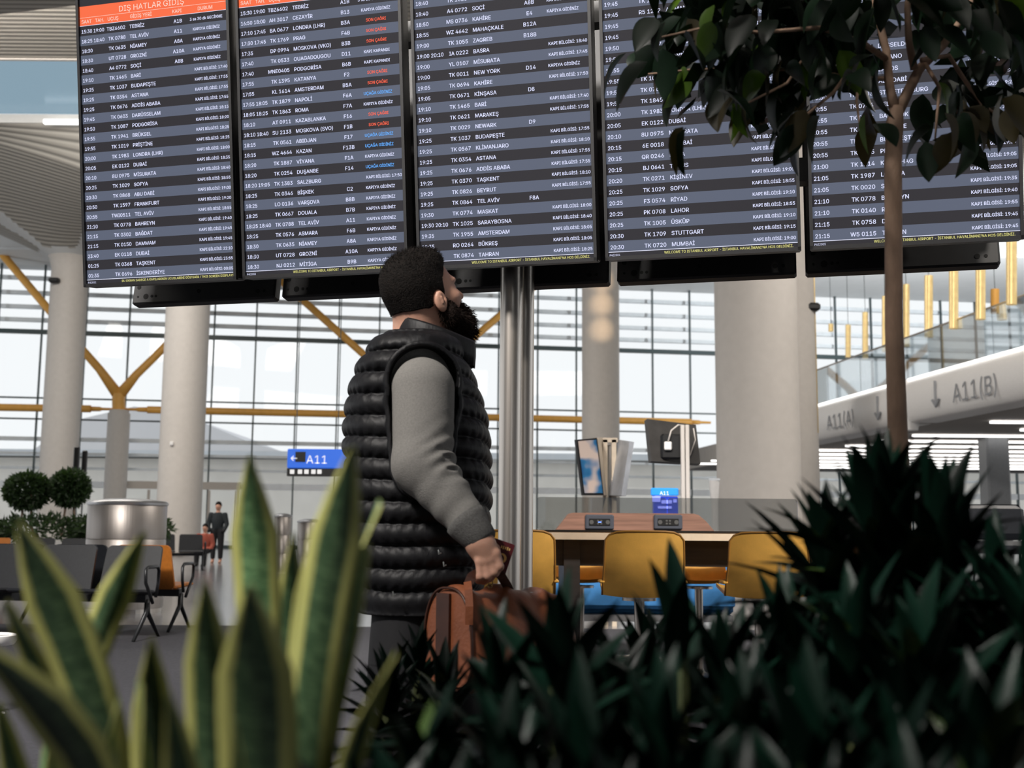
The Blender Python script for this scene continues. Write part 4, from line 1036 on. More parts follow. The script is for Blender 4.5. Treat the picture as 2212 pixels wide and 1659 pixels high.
# hanging sign A11 far left
M_blue = mat('sign_blue', (.02, .12, .62), .4, emit=(.03, .17, .85), es=.55); M_wtxt = mat('sign_white', (.9, .9, .9), .5, emit=(1, 1, 1), es=.5)
a, c = W(624, 970, 19), W(738, 1012, 19); sg = root('hanging_sign', tuple(c), 'blue hanging gate sign reading A11 with a black strip below, left of the man', 'sign')
wS = c[0]-a[0]; hS = a[2]-c[2]; m = MB(); m.box(((a[0]+c[0])/2+.04, 19, (a[2]+c[2])/2), (wS+.1, .12, hS), bev=.01); m.obj('sign_panel', M_blue, sg)
m = MB(); m.box(((a[0]+c[0])/2+.04, 19, c[2]-.07), (wS+.1, .12, .13), bev=.005); m.obj('lower_panel', M_black, sg)
for dx in (.1, .8): m = MB(); m.tube([(a[0]+dx, 19.1, a[2]), (a[0]+dx, 19.1, 14.3)], .008, 5); m.obj('hanger', M_dkmull, sg)
Mf = lambda P: frame(P, (1, 0, 0), (0, 0, 1))
m = MB(); m.box(W(649, 987, 18.935), (.17, .01, .17)); m.obj('symbol', M_black, sg)
fonttext('A11', .26, M_wtxt, sg, Mf(W(661, 1001, 18.93)), name='sign_text')
m = MB(); q = W(634, 990, 18.93); m.tube([q+[.06, 0, 0], q-[.03, 0, 0]], .009, 5); m.tube([q+[0, 0, .04], q-[.04, 0, 0], q+[0, 0, -.04]], .009, 5); m.obj('sign_arrow', M_wtxt, sg)
m = MB(); 
for x in (631, 648, 662, 677, 690): q = W(x, 1019, 18.93); m.box(q, (.07, .004, .07)); 
m.obj('pictograms', M_wtxt, sg)

# two far people at the door
def far_person(px, py_foot, h, top_col, lab, seated=False, seed=0):
    P = fl(px, py_foot); r = root('person', tuple(P), lab, 'person'); x, y = P[0], P[1]; s = h/1.75
    def bd(Q):
        q = (Q-[x, y, 0])/s
        d = ell(q, (0, 0, 1.63), (.085, .10, .12)); d = smin(d, rc(q, (0, 0, 1.3), (0, 0, 1.55), .07, .05), .03)
        d = smin(d, ell(q, (0, 0, 1.18), (.155, .11, .30)), .05)
        for sx in (-1, 1):
            d = smin(d, chain(q, [np.array([sx*.2, 0, 1.40]), np.array([sx*.27, -.02, 1.12]), np.array([sx*.22, -.14, .92])], [.055, .045, .035]), .03)
            if seated: d = smin(d, chain(q, [np.array([sx*.1, 0, .92]), np.array([sx*.12, -.42, .92]), np.array([sx*.12, -.45, .48])], [.09, .07, .05]), .03)
            else: d = smin(d, chain(q, [np.array([sx*.1, 0, .92]), np.array([sx*.11, 0, .5]), np.array([sx*.11, 0, .05])], [.09, .065, .045]), .03)
            d = smin(d, rc(q, (sx*.11, -.45 if seated else 0, .48 if seated else .03), (sx*.11, -.6 if seated else -.15, .46 if seated else .03), .045, .035), .02)
        return d*s
    o = sdf_obj('body', bd, P+[-.6, -.9, -.05], P+[.6, .5, h+.15], .03, M_skin, r)
    if seated: o.location.z = -.44*s
    def cl(Q):
        q = (Q-[x, y, 0])/s; return np.maximum(np.maximum(bd(Q)-.022, (q[:, 2]-1.46)*s), (.96-q[:, 2])*s)
    o2 = sdf_obj('jacket', cl, P+[-.6, -.9, .5], P+[.6, .5, h], .03, mat('jacket'+str(seed), top_col, .8), r); 
    if seated: o2.location.z = -.44*s
    def tr(Q):
        q = (Q-[x, y, 0])/s; return np.maximum(np.maximum(bd(Q)-.018, (q[:, 2]-1.0)*s), (.12-q[:, 2])*s)
    o3 = sdf_obj('trousers', tr, P+[-.6, -.9, 0], P+[.6, .5, h], .03, M_trou, r); 
    if seated: o3.location.z = -.44*s
    def ha(Q):
        q = (Q-[x, y, 0])/s; return np.maximum(ell(q, (0, .01, 1.67), (.095, .108, .115)), (1.64+q[:, 1]*-.6-q[:, 2])*1.0)*s
    o4 = sdf_obj('hair', ha, P+[-.3, -.3, h*.85], P+[.3, .3, h+.15], .02, M_hair, r); 
    if seated: o4.location.z = -.44*s
far_person(467, 1216, 1.72, (.012, .018, .022), 'distant standing person in dark clothes in front of the glazed door', seed=1)
far_person(440, 1222, 1.45, (.35, .08, .05), 'distant seated person in a reddish top beside the small bench', True, seed=2)

# white tray table at the left edge
P = W(-22, 1372, 6.3); r = root('side_table', (P[0], P[1], 0), 'white round side table cut off by the left picture edge', 'table')
m = MB(); m.lathe([(.02, P[2]-.05), (.125, P[2]-.05), (.14, P[2]-.03), (.142, P[2]), (.132, P[2]+.004), (.125, P[2]-.008), (.02, P[2]-.008)], (P[0], P[1], 0), 40); m.obj('tabletop', M_white, r, smooth='auto')
m = MB(); m.lathe([(.10, 0), (.10, .012), (.02, .03), (.02, P[2]-.05)], (P[0], P[1], 0), 24); m.obj('pedestal', M_white, r, smooth='auto')
m = MB()
for k in range(12): a = pi*k/6; m.box((P[0]+.06*cos(a), P[1]+.06*sin(a), P[2]-.006), (.12, .004, .004), [[cos(a), -sin(a), 0], [sin(a), cos(a), 0], [0, 0, 1]])
m.obj('grille', M_alu, r)

# =====================================================================  MIDDLE DISTANCE, RIGHT : high table with stools
TY = 7.0; M_wood = mat('brown_wood', (.28, .15, .11), .45, noise=.25, nscale=9, stretch=(.4, 1, 6)); M_woodD = mat('dark_wood', (.035, .030, .028), .5, noise=.25, nscale=10, stretch=(.4, 1, 5))
M_edge = mat('table_edge_beige', (.66, .56, .44), .5, noise=.05); M_ochre = mat('ochre_leather', (.85, .46, .09), .5, noise=.08, nscale=12, bump=.1, bscale=200)
tl, tr_ = W(1150, 1148, TY), W(2060, 1152, TY); ztop = W(1300, 1145, TY)[2]; cxT = (tl[0]+tr_[0])/2; wT = tr_[0]-tl[0]
T = root('high_table', (cxT, TY+.55, 0), 'long high table with beige edge, dark apron and raised wooden socket ridge', 'table')
m = MB(); m.box((cxT, TY+.55, ztop-.006), (wT, 1.10, .012)); m.obj('tabletop', mat('table_top_dark', (.02, .018, .017), .25), T)
m = MB(); m.box((cxT, TY+.55, ztop-.036), (wT-.01, 1.09, .046)); m.obj('edge_band', M_edge, T)
m = MB(); m.box((cxT, TY+.20, ztop-.14), (wT-.25, .03, .165)); m.obj('apron', M_woodD, T)
for x in (tl[0]+.25, tr_[0]-.25):
    m = MB(); m.box((x, TY+.55, (ztop-.06)/2), (.10, .8, ztop-.06)); m.obj('leg', M_woodD, T)
a, c_, d_, e_2 = W(1200, 1146, TY+.42), W(1540, 1149, TY+.42), W(1508, 1110, TY+.42), W(1232, 1107, TY+.42)
O = np.array([a[0], TY+.42, ztop]); wR = c_[0]-a[0]; hR = d_[2]-ztop
out = [(0, 0), (wR, 0), (wR-.05, hR*.55), (wR-.10, hR*.93), (wR-.13, hR), (.11, hR), (.08, hR*.93)]
m = MB(); m.slab(out, .10, O+[0, 0, 0], (1, 0, 0), (0, -.0, 1)); m.obj('socket_ridge', M_wood, T)
def sock(px, lit):
    p = W(px, 1128, TY+.365); m = MB(); m.box(p, (.185, .02, .096), bev=.008); o = m.obj('socket_frame', mat('socket_grey', (.10, .11, .14), .35, .3), T)
    m = MB(); m.box(p+[0, -.011, 0], (.135, .006, .045), bev=.002); m.obj('socket_panel', M_black, o)
    m = MB()
    for dx in (-.052, .052): m.tube([p+[dx, -.0145, 0], p+[dx, -.016, 0]], .014, 12)
    for dx in (-.01, .01):
        for dz in (-.009, .009): m.box(p+[dx, -.0155, dz], (.013, .003, .011))
    m.obj('outlets', mat('outlet_grey', (.10, .10, .10), .4), o)
    if lit: m = MB(); m.box(p+[0, -.0175, 0], (.02, .002, .006)); m.obj('indicator', mat('led_blue', (.1, .2, 1), emit=(.15, .3, 1), es=2), o)
sock(1295, True); sock(1443, False)
# glass screen on the table
g0, g1 = W(1160, 1073, TY+.5), W(1722, 1073, TY+.5)
hG = g0[2]-ztop; G = root('glass_screen', ((g0[0]+g1[0])/2, TY+.5, ztop), 'clear glass divider with rounded corner standing on the high table', 'glass divider')
M_tg = glassmat('divider_glass', (.90, .90, .88), .34, .03)
for x0, x1 in ((g0[0], (g0[0]+g1[0])/2-.004), ((g0[0]+g1[0])/2+.004, g1[0])):
    w_ = x1-x0; m = MB(); m.slab([(x0+w_/2+u, ztop+hG/2+v) for u, v in rrect(w_, hG-.002, .02)], .010, (0, TY+.5, 0), (1, 0, 0), (0, 0, 1)); m.obj('pane', M_tg, G)
# stools
def stool(P, lab, rz=0, first=None):
    if first: return dup(first, P, rz, lab)
    r = root('bar_stool', P, lab, 'stool', 'ochre bar stools', rotz=rz); sh = .66
    V = []; F = []; NR, NC = 13, 9
    for lay in (0, 1):
        for i in range(NR):
            t = i/(NR-1)
            if t < .42: q = t/.42; y = .40-.40*q; z = sh+.02*(1-q)-.0; w_ = .42+.04*q
            else:
                q = (t-.42)/.58; an = min(1, q*2.2); y = 0-.03-.07*an-.05*q; z = sh+.02+.345*max(0, q-.02)**.92; w_ = .46-.02*q
            edge = max(0, (t-.9)/.1); 
            for j in range(NC):
                u = j/(NC-1)*2-1; x = u*w_/2*(1-.10*edge**2*abs(u)**3); zz = z-.02*edge*abs(u)**5; yy = y
                if t >= .42: yy = y+.05*(abs(u)**2.2)
                else: zz = z+.03*abs(u)**2.5*(1-t)
                nrm = (0, 0, -1) if t < .42 else (0, -1, -.15)
                V.append((x, yy+nrm[1]*.022*lay, zz+nrm[2]*.022*lay))
    n1 = NR*NC
    for i in range(NR-1):
        for j in range(NC-1):
            k = i*NC+j; F.append((k, k+1, k+NC+1, k+NC)); F.append((n1+k, n1+k+NC, n1+k+NC+1, n1+k+1))
    bd = [i*NC for i in range(NR)]+[(NR-1)*NC+j for j in range(1, NC)]+[i*NC+NC-1 for i in range(NR-2, -1, -1)]+[j for j in range(NC-2, 0, -1)]
    for i in range(len(bd)): a_, b_ = bd[i], bd[(i+1) % len(bd)]; F.append((a_, b_, b_+n1, a_+n1))
    m = MB(); m.add(V, F); m.obj('seat_shell', M_ochre, r, world=False, smooth='auto')
    rim = [np.array(V[n1+k]) for k in bd if k >= NC*5]; m = MB(); m.tube(rim, .006, 6); m.obj('piping', mat('ochre_piping', (.36, .17, .03), .5), r, world=False, smooth=True)
    m = MB(); m.lathe([(.10, sh-.045), (.10, sh-.03), (.03, sh-.03), (.028, .05)][::-1], (0, .17, 0), 16); m.obj('post', M_steel, r, world=False, smooth='auto')
    m = MB(); m.lathe([(.22, 0), (.22, .012), (.04, .035), (.03, .06)], (0, .17, 0), 32); m.obj('base', M_steel, r, world=False, smooth='auto')
    m = MB(); m.tube([(.16*cos(a), .17+.16*sin(a), .28) for a in np.linspace(0, 2*pi, 21)[:-1]], .01, 6, closed=True); m.tube([(0, .17, .28), (.16, .17, .28)], .008, 6); m.obj('foot_ring', M_steel, r, world=False, smooth=True)
    m = MB()
    for s_ in (-1, 1): m.box((s_*.235, .02, sh+.07), (.03, .13, .018), bev=.006)
    m.obj('armrest', M_ochre, r, world=False)
    return r
DS = 6.45
p = W(1393, 1155, DS); st1 = stool((p[0], DS+.13, p[2]-1.02), 'ochre stool centred on the table, fully visible left of the dark plants'); st1.location.z = 0
zs_ = (p[2])/1.02
p2 = W(1113, 1150, DS); stool((p2[0], DS+.13, 0), 'ochre stool partly hidden behind the steel pole', 0, st1)
p3 = W(1662, 1160, DS); stool((p3[0], DS+.13, 0), 'ochre stool whose top just shows above the plants', 0, st1)
p4 = W(1960, 1162, DS); stool((p4[0], DS+.13, 0), 'ochre stool hidden behind the tallest dark plant', 0, st1)
# stools across the table
for x, lab in ((1250, 'ochre stool across the table, its pad showing left of the central stool'), (1500, 'ochre stool across the table, its pad showing right of the central stool')):
    p = W(x, 1200, TY+1.35); stool((p[0], TY+1.35, 0), lab, pi, st1)
# blue sofa behind
p = W(1330, 1300, 9.2); r = root('sofa', (p[0], 9.5, 0), 'bright blue upholstered bench seen under the high table', 'sofa'); zt_ = W(1250, 1214, 9.2)[2]
M_bsofa = mat('blue_fabric', (.03, .17, .42), .7, noise=.06, nscale=40)
m = MB(); m.box((p[0], 9.25, (zt_+.40)/2), (1.9, .16, zt_-.40), bev=.03); m.obj('backrest', M_bsofa, r)
m = MB(); m.box((p[0], 9.6, .42), (1.9, .7, .14), bev=.03); m.obj('seat', M_bsofa, r)
m = MB(); m.box((p[0], 9.5, .33), (1.85, .7, .05)); m.obj('base', M_alu, r)
for dx in (-.85, .85): m = MB(); m.tube([(p[0]+dx, 9.3, .33), (p[0]+dx, 9.25, 0)], .02, 8); m.obj('leg', M_alu, r)

# poster totem, monitor on pole, small kiosk, bin
def quadslab(m, q, depth):
    q = [np.array(v, float) for v in q]; N = np.cross(q[1]-q[0], q[3]-q[0]); N /= np.linalg.norm(N); k = len(m.v)
    m.add([v+N*depth/2 for v in q]+[v-N*depth/2 for v in q], [(0, 1, 2, 3), (7, 6, 5, 4)]+[(i, i+4, (i+1) % 4+4, (i+1) % 4) for i in range(4)])
tot = root('poster_totem', (W(1305, 1070, 12)[0], 12, 0), 'totem with outward leaning poster panels, blue poster on its left face', 'totem')
A = [W(1243, 950, 11.9), W(1287, 946, 12.0), W(1302, 1070, 12.05), W(1258, 1070, 11.95)]; PN = np.cross(A[1]-A[0], A[3]-A[0]); PN /= np.linalg.norm(PN); PN = PN if PN[1] < 0 else -PN
m = MB(); quadslab(m, [A[3], A[2], A[1], A[0]], .05); m.obj('panel', M_black, tot)
def posterm():
    m = bpy.data.materials.new('poster_print'); m.use_nodes = True; nt = m.node_tree; b_ = nt.nodes['Principled BSDF']; tc = nt.nodes.new('ShaderNodeTexCoord')
    n_1 = nt.nodes.new('ShaderNodeTexNoise'); n_1.inputs['Scale'].default_value = 3.2; nt.links.new(tc.outputs['Object'], n_1.inputs['Vector']); cr = nt.nodes.new('ShaderNodeValToRGB')
    cr.color_ramp.elements[0].position = .42; cr.color_ramp.elements[0].color = (.01, .04, .16, 1); cr.color_ramp.elements[1].position = .60; cr.color_ramp.elements[1].color = (.62, .5, .44, 1)
    e = cr.color_ramp.elements.new(.5); e.color = (.03, .16, .34, 1); nt.links.new(n_1.outputs[0], cr.inputs[0]); nt.links.new(cr.outputs[0], b_.inputs['Base Color']); b_.inputs['Roughness'].default_value = .3; return m
f = lambda u, v, q, o_: (q[3]*(1-u)+q[2]*u)*(1-v)+(q[0]*(1-u)+q[1]*u)*v+PN*.03
m = MB(); quadslab(m, [f(.06, .04, A, (0, 0, 0)), f(.94, .04, A, (0, 0, 0)), f(.94, .97, A, (0, 0, 0)), f(.06, .97, A, (0, 0, 0))], .006); m.obj('poster', posterm(), tot)
E1 = [W(1287, 946, 12.0), W(1297, 945, 12.5), W(1311, 1070, 12.6), W(1302, 1070, 12.1)]
m = MB(); quadslab(m, [E1[3], E1[2], E1[1], E1[0]], .04); m.obj('panel_edge', M_edge, tot)
Bq = [W(1336, 950, 12.5), W(1365, 954, 12.0), W(1347, 1071, 11.9), W(1320, 1071, 12.4)]
m = MB(); quadslab(m, [Bq[3], Bq[2], Bq[1], Bq[0]], .05); m.obj('panel', mat('grey_poster', (.36, .38, .42), .3, noise=.3, nscale=3), tot)
m = MB()
for (x0_, x1_) in ((1305, 1309), (1330, 1322)): q0, q1 = W(x0_, 950, 12.4), W(x1_, 1073, 12.4); m.box(((q0[0]+q1[0])/2, 12.4, q0[2]/2), (.05, .05, q0[2]))
q0 = W(1318, 951, 12.4); m.box(q0, (.16, .05, .05)); m.obj('frame', M_edge, tot)
m = MB(); m.box((q0[0], 12.45, q0[2]/2), (.12, .02, q0[2]-.1)); m.obj('infill', mat('infill_grey', (.25, .24, .23), .6), tot)
mon = root('monitor_stand', (W(1479, 1100, 11)[0], 11, 0), 'back of a tilted dark monitor mounted on a pale twin post', 'monitor')
Q = [W(1395, 907, 10.8), W(1500, 920, 11.0), W(1510, 1004, 10.9), W(1404, 998, 10.7)]
m = MB(); quadslab(m, [Q[3], Q[2], Q[1], Q[0]], .06); m.obj('monitor_back', mat('monitor_grey', (.045, .042, .040), .5, noise=.2, nscale=10), mon)
m = MB(); p = W(1452, 965, 10.72); m.box(p, (.22, .06, .24), bev=.02); m.obj('bracket', M_black, mon)
m = MB(); p = W(1443, 963, 10.66); m.box(p, (.07, .02, .08), bev=.008); m.obj('socket_box', M_white, mon)
m = MB(); m.tube([W(1443, 955, 10.66), W(1450, 930, 10.66), W(1465, 918, 10.7), W(1480, 920, 10.75)], .008, 6); m.tube([W(1498, 925, 10.78), W(1502, 950, 10.75), W(1490, 985, 10.75)], .006, 6); m.obj('cable', M_conc, mon, smooth=True)
for x in (1474, 1484): a = W(x, 918, 10.6); m = MB(); m.box((a[0], 10.6, a[2]/2), (.036, .05, a[2]), bev=.006); m.obj('post', M_conc, mon)
kk = root('info_kiosk', (W(1437, 1100, 10)[0], 10, 0), 'small blue gate kiosk reading A11 with a lit blue screen', 'kiosk')
a, c = W(1406, 1054, 10), W(1465, 1071, 10); m = MB(); m.box(((a[0]+c[0])/2, 10, (a[2]+c[2])/2), (c[0]-a[0], .06, a[2]-c[2]), bev=.008); m.obj('header', mat('kiosk_blue', (.02, .25, .7), .4, emit=(.02, .27, .8), es=.5), kk)
fonttext('A11', .06, M_wtxt, kk, Mf(W(1425, 1069, 9.95)), name='sign_text')
a, c = W(1411, 1072, 10), W(1465, 1106, 10); m = MB(); m.box(((a[0]+c[0])/2, 10.02, (a[2]+c[2])/2-.1), (c[0]-a[0], .06, a[2]-c[2]+.2), bev=.008); m.obj('screen', mat('kiosk_screen', (.01, .02, .2), .3, emit=(.02, .05, .42), es=1), kk)
m = MB()
for (x, y, w_, h_) in ((1418, 1078, .07, .05), (1440, 1084, .09, .03), (1436, 1096, .12, .02), (1458, 1082, .03, .03)): m.box(W(x, y, 9.97), (w_, .01, h_))
m.obj('screen_text', mat('kiosk_text', (.2, .25, .9), emit=(.25, .3, .95), es=.9), kk)
m = MB(); m.box(((a[0]+c[0])/2, 10.03, c[2]/2), (.10, .06, c[2])); m.obj('stand', M_alu, kk)
p = W(1543, 1035, 16); r = root('litter_bin', (p[0], 16, 0), 'tapered white bin with grey lid beside the widest column', 'bin')
m = MB(); m.lathe([(.05, 0), (.05, p[2]-.32), (.055, p[2]-.3), (.075, p[2]-.02)], (p[0], 16, 0), 20); m.obj('bin_body', M_white, r, smooth='auto'); m = MB(); m.lathe([(.08, p[2]-.02), (.08, p[2]+.01)], (p[0], 16, 0), 20); m.obj('lid', M_louver, r)
# grey pillar and dark stool deep under the mezzanine
p = fl(2158, 1235); m = MB(); zq = 3.62; m.box((p[0], p[1], zq/2), (.62, .62, zq), bev=.05); struct(m.obj('pillar_6', mat('grey_clad', (.28, .29, .30), .4, noise=.05)), 'grey square pillar under the mezzanine')
p = W(2165, 1105, 11); r = root('lounge_chair', (p[0], 11, 0), 'dark lounge chair under the mezzanine behind the plants', 'chair')
m = MB(); m.box((p[0], 11.2, p[2]-.1), (.60, .12, .34), [[1, 0, 0], [0, 1, .2], [0, -.2, 1]], bev=.05); m.obj('backrest', M_seatB, r)
m = MB(); m.box((p[0], 10.95, p[2]-.34), (.56, .56, .12), bev=.04); m.obj('seat', M_seatB, r)
for sx in (-.22, .22):
    for sy in (-.2, .2): m = MB(); m.tube([(p[0]+sx, 10.95+sy, p[2]-.36), (p[0]+sx*1.2, 10.95+sy*1.2, 0)], .014, 6); m.obj('leg', M_leg, r)

# =====================================================================  FOREGROUND PLANTING
pl = root('planter_trough', (.3, 1.7, 0), 'low dark planter trough filled with soil holding the foreground plants', 'planter')
m = MB(); SZ = .34
for (c_, d_) in (((.35, .32, SZ/2), (3.7, .06, SZ+.04)), ((.35, 2.52, SZ/2), (3.7, .06, SZ+.04)), ((-1.48, 1.42, SZ/2), (.06, 2.2, SZ+.04)), ((2.18, 1.42, SZ/2), (.06, 2.2, SZ+.04))): m.box(c_, d_, bev=.01)
m.obj('trough_wall', M_black, pl)
m = MB(); m.box((.35, 1.42, SZ/2-.02), (3.6, 2.14, SZ-.06)); m.obj('soil', mat('soil', (.02, .014, .01), .95, noise=.4, nscale=50, bump=1, bscale=90), pl)

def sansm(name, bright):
    m = bpy.data.materials.new(name); m.use_nodes = True; nt = m.node_tree; b_ = nt.nodes['Principled BSDF']; L = nt.links.new
    uv = nt.nodes.new('ShaderNodeUVMap'); sx = nt.nodes.new('ShaderNodeSeparateXYZ'); L(uv.outputs[0], sx.inputs[0])
    s1 = nt.nodes.new('ShaderNodeMath'); s1.operation = 'SUBTRACT'; L(sx.outputs[0], s1.inputs[0]); s1.inputs[1].default_value = .5
    ab = nt.nodes.new('ShaderNodeMath'); ab.operation = 'ABSOLUTE'; L(s1.outputs[0], ab.inputs[0])
    nz = nt.nodes.new('ShaderNodeTexNoise'); nz.inputs['Scale'].default_value = 6; mp = nt.nodes.new('ShaderNodeMapping'); mp.inputs['Scale'].default_value = (1.2, 7, 1); L(uv.outputs[0], mp.inputs[0]); L(mp.outputs[0], nz.inputs['Vector'])
    ma = nt.nodes.new('ShaderNodeMath'); ma.operation = 'MULTIPLY_ADD'; L(nz.outputs[0], ma.inputs[0]); ma.inputs[1].default_value = .05; L(ab.outputs[0], ma.inputs[2])
    cr = nt.nodes.new('ShaderNodeValToRGB'); el = cr.color_ramp.elements; el[0].position = .29; el[0].color = (0, 0, 0, 1); el[1].position = .335; el[1].color = (1, 1, 1, 1); L(ma.outputs[0], cr.inputs[0])
    n2 = nt.nodes.new('ShaderNodeTexNoise'); n2.inputs['Scale'].default_value = 5; n2.inputs['Detail'].default_value = 4; mp2 = nt.nodes.new('ShaderNodeMapping'); mp2.inputs['Scale'].default_value = (.8, 14, 1); L(uv.outputs[0], mp2.inputs[0]); L(mp2.outputs[0], n2.inputs['Vector'])
    c2 = nt.nodes.new('ShaderNodeValToRGB'); c2.color_ramp.elements[0].position = .4; c2.color_ramp.elements[1].position = .62
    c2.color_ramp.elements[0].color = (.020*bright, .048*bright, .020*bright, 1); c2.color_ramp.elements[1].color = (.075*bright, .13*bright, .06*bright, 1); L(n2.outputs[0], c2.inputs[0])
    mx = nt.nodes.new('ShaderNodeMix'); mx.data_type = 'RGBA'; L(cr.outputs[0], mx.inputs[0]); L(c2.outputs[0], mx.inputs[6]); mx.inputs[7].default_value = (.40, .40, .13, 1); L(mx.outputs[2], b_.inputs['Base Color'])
    b_.inputs['Roughness'].default_value = .42; ts = nt.nodes.new('ShaderNodeBsdfTranslucent'); L(mx.outputs[2], ts.inputs[0]); ms = nt.nodes.new('ShaderNodeMixShader'); ms.inputs[0].default_value = .25
    L(b_.outputs[0], ms.inputs[1]); L(ts.outputs[0], ms.inputs[2]); L(ms.outputs[0], nt.nodes['Material Output'].inputs[0]); MATS[name] = m; return m
MS = [sansm('striped_leaf', 1.0), sansm('striped_leaf_bright', 2.6), sansm('striped_leaf_dark', .45)]  # same stripes rescaled; the bright copy paints sunlight into the tall pale blade
def sleaf(parent, pts, Y, wpx, mi, roll=0, base=None, prof='blade'):
    """pts: tip first, image points along the centre line; continued down to the soil"""
    Y *= .60; P = [W(x, y, Y+.012*i) for i, (x, y) in enumerate(pts)]; d = P[-1]-P[-2]; d /= np.linalg.norm(d); d = d*.5+np.array([0, 0, -.87]); L_ = max(.05, (P[-1][2]-SZ+.02)/max(.35, -d[2])); P.append(P[-1]+d*L_)
    P = np.array(P); s = np.concatenate([[0], np.cumsum(np.linalg.norm(np.diff(P, axis=0), axis=1))]); N = 26; tt = np.linspace(0, 1, N)*s[-1]
    C_ = np.stack([np.interp(tt, s, P[:, k]) for k in range(3)], 1)
    for _ in range(3): C_[1:-1] = (C_[:-2]+C_[1:-1]*2+C_[2:])/4
    w = wpx/FPX*Y; V = []; F = []; NC = 9; uvs = []
    side0 = np.array([cos(roll), sin(roll), 0])
    for i in range(N):
        t = tt[i]; ww = w*min(1, (t/.060)**.85)*(1-.35*max(0, (t-.25)/s[-1])); ww = max(ww, .001)
        tg = C_[min(i+1, N-1)]-C_[max(0, i-1)]; tg /= np.linalg.norm(tg); a = side0-tg*(side0@tg); a /= np.linalg.norm(a); n_2 = np.cross(a, tg)
        for lay in (0, 1):
            for j in range(NC):
                u = j/(NC-1)*2-1; V.append(C_[i]+a*u*ww/2+n_2*(.16*ww*u*u+.004*sin(t*20+u*2)*abs(u)+(.0022*(1-u*u)+.0004)*(1 if lay else -1))); uvs.append(((u+1)/2, t*3.4))
    M2 = 2*NC
    for i in range(N-1):
        for j in range(NC-1):
            k = i*M2+j; F.append((k, k+M2, k+M2+1, k+1)); k += NC; F.append((k, k+1, k+M2+1, k+M2))
        k = i*M2; F.append((k, k+NC, k+M2+NC, k+M2)); k += NC-1; F.append((k, k+M2, k+M2+NC, k+NC))
    me = bpy.data.meshes.new('leaf'); me.from_pydata((np.array(V)-origin(parent)).tolist(), [], F); me.materials.append(MS[mi]); ul = me.uv_layers.new(name='UVMap')
    for l in me.loops: ul.data[l.index].uv = uvs[l.vertex_index]
    me.polygons.foreach_set('use_smooth', [True]*len(F)); o = link(bpy.data.objects.new('leaf', me)); o.parent = parent; return o
def plant_base(px, Y): q = W(px, 1659, Y); return (q[0], Y, SZ-.02)
sa = root('snake_plant', plant_base(170, .72), 'snake plant with yellow edged leaves fanning out at the lower left corner', 'plant', 'snake plants')
sb = root('snake_plant', plant_base(520, .72), 'snake plant with the tallest yellow edged blades, in front of the man\'s back', 'plant', 'snake plants')
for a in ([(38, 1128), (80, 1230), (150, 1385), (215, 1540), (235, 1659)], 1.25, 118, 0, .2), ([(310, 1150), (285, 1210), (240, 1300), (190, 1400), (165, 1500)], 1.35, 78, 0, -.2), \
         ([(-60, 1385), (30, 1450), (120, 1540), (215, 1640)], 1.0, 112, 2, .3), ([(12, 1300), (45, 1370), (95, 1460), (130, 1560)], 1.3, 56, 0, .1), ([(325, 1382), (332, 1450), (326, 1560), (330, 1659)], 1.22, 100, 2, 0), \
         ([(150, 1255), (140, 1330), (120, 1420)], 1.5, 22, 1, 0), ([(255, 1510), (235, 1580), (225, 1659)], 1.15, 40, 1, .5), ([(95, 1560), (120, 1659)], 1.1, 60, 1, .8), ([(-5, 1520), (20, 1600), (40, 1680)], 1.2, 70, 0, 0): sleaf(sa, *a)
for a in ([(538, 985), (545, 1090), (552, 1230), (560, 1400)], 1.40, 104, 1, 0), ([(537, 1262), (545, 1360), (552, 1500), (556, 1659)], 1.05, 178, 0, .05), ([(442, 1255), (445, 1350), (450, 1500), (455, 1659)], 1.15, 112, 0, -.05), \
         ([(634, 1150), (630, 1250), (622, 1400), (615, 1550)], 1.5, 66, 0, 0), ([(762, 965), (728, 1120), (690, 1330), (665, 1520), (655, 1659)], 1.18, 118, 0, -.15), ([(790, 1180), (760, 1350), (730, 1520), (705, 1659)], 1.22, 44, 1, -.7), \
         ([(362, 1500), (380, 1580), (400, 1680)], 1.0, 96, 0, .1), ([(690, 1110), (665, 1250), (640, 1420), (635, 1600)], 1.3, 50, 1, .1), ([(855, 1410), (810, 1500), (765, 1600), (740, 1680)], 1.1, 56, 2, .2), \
         ([(303, 1475), (305, 1560), (320, 1659)], 1.18, 34, 1, .9), ([(822, 1085), (800, 1130), (772, 1200), (745, 1300)], 1.3, 26, 1, .6), ([(505, 1560), (515, 1640), (520, 1700)], .95, 60, 1, .3): sleaf(sb, *a)

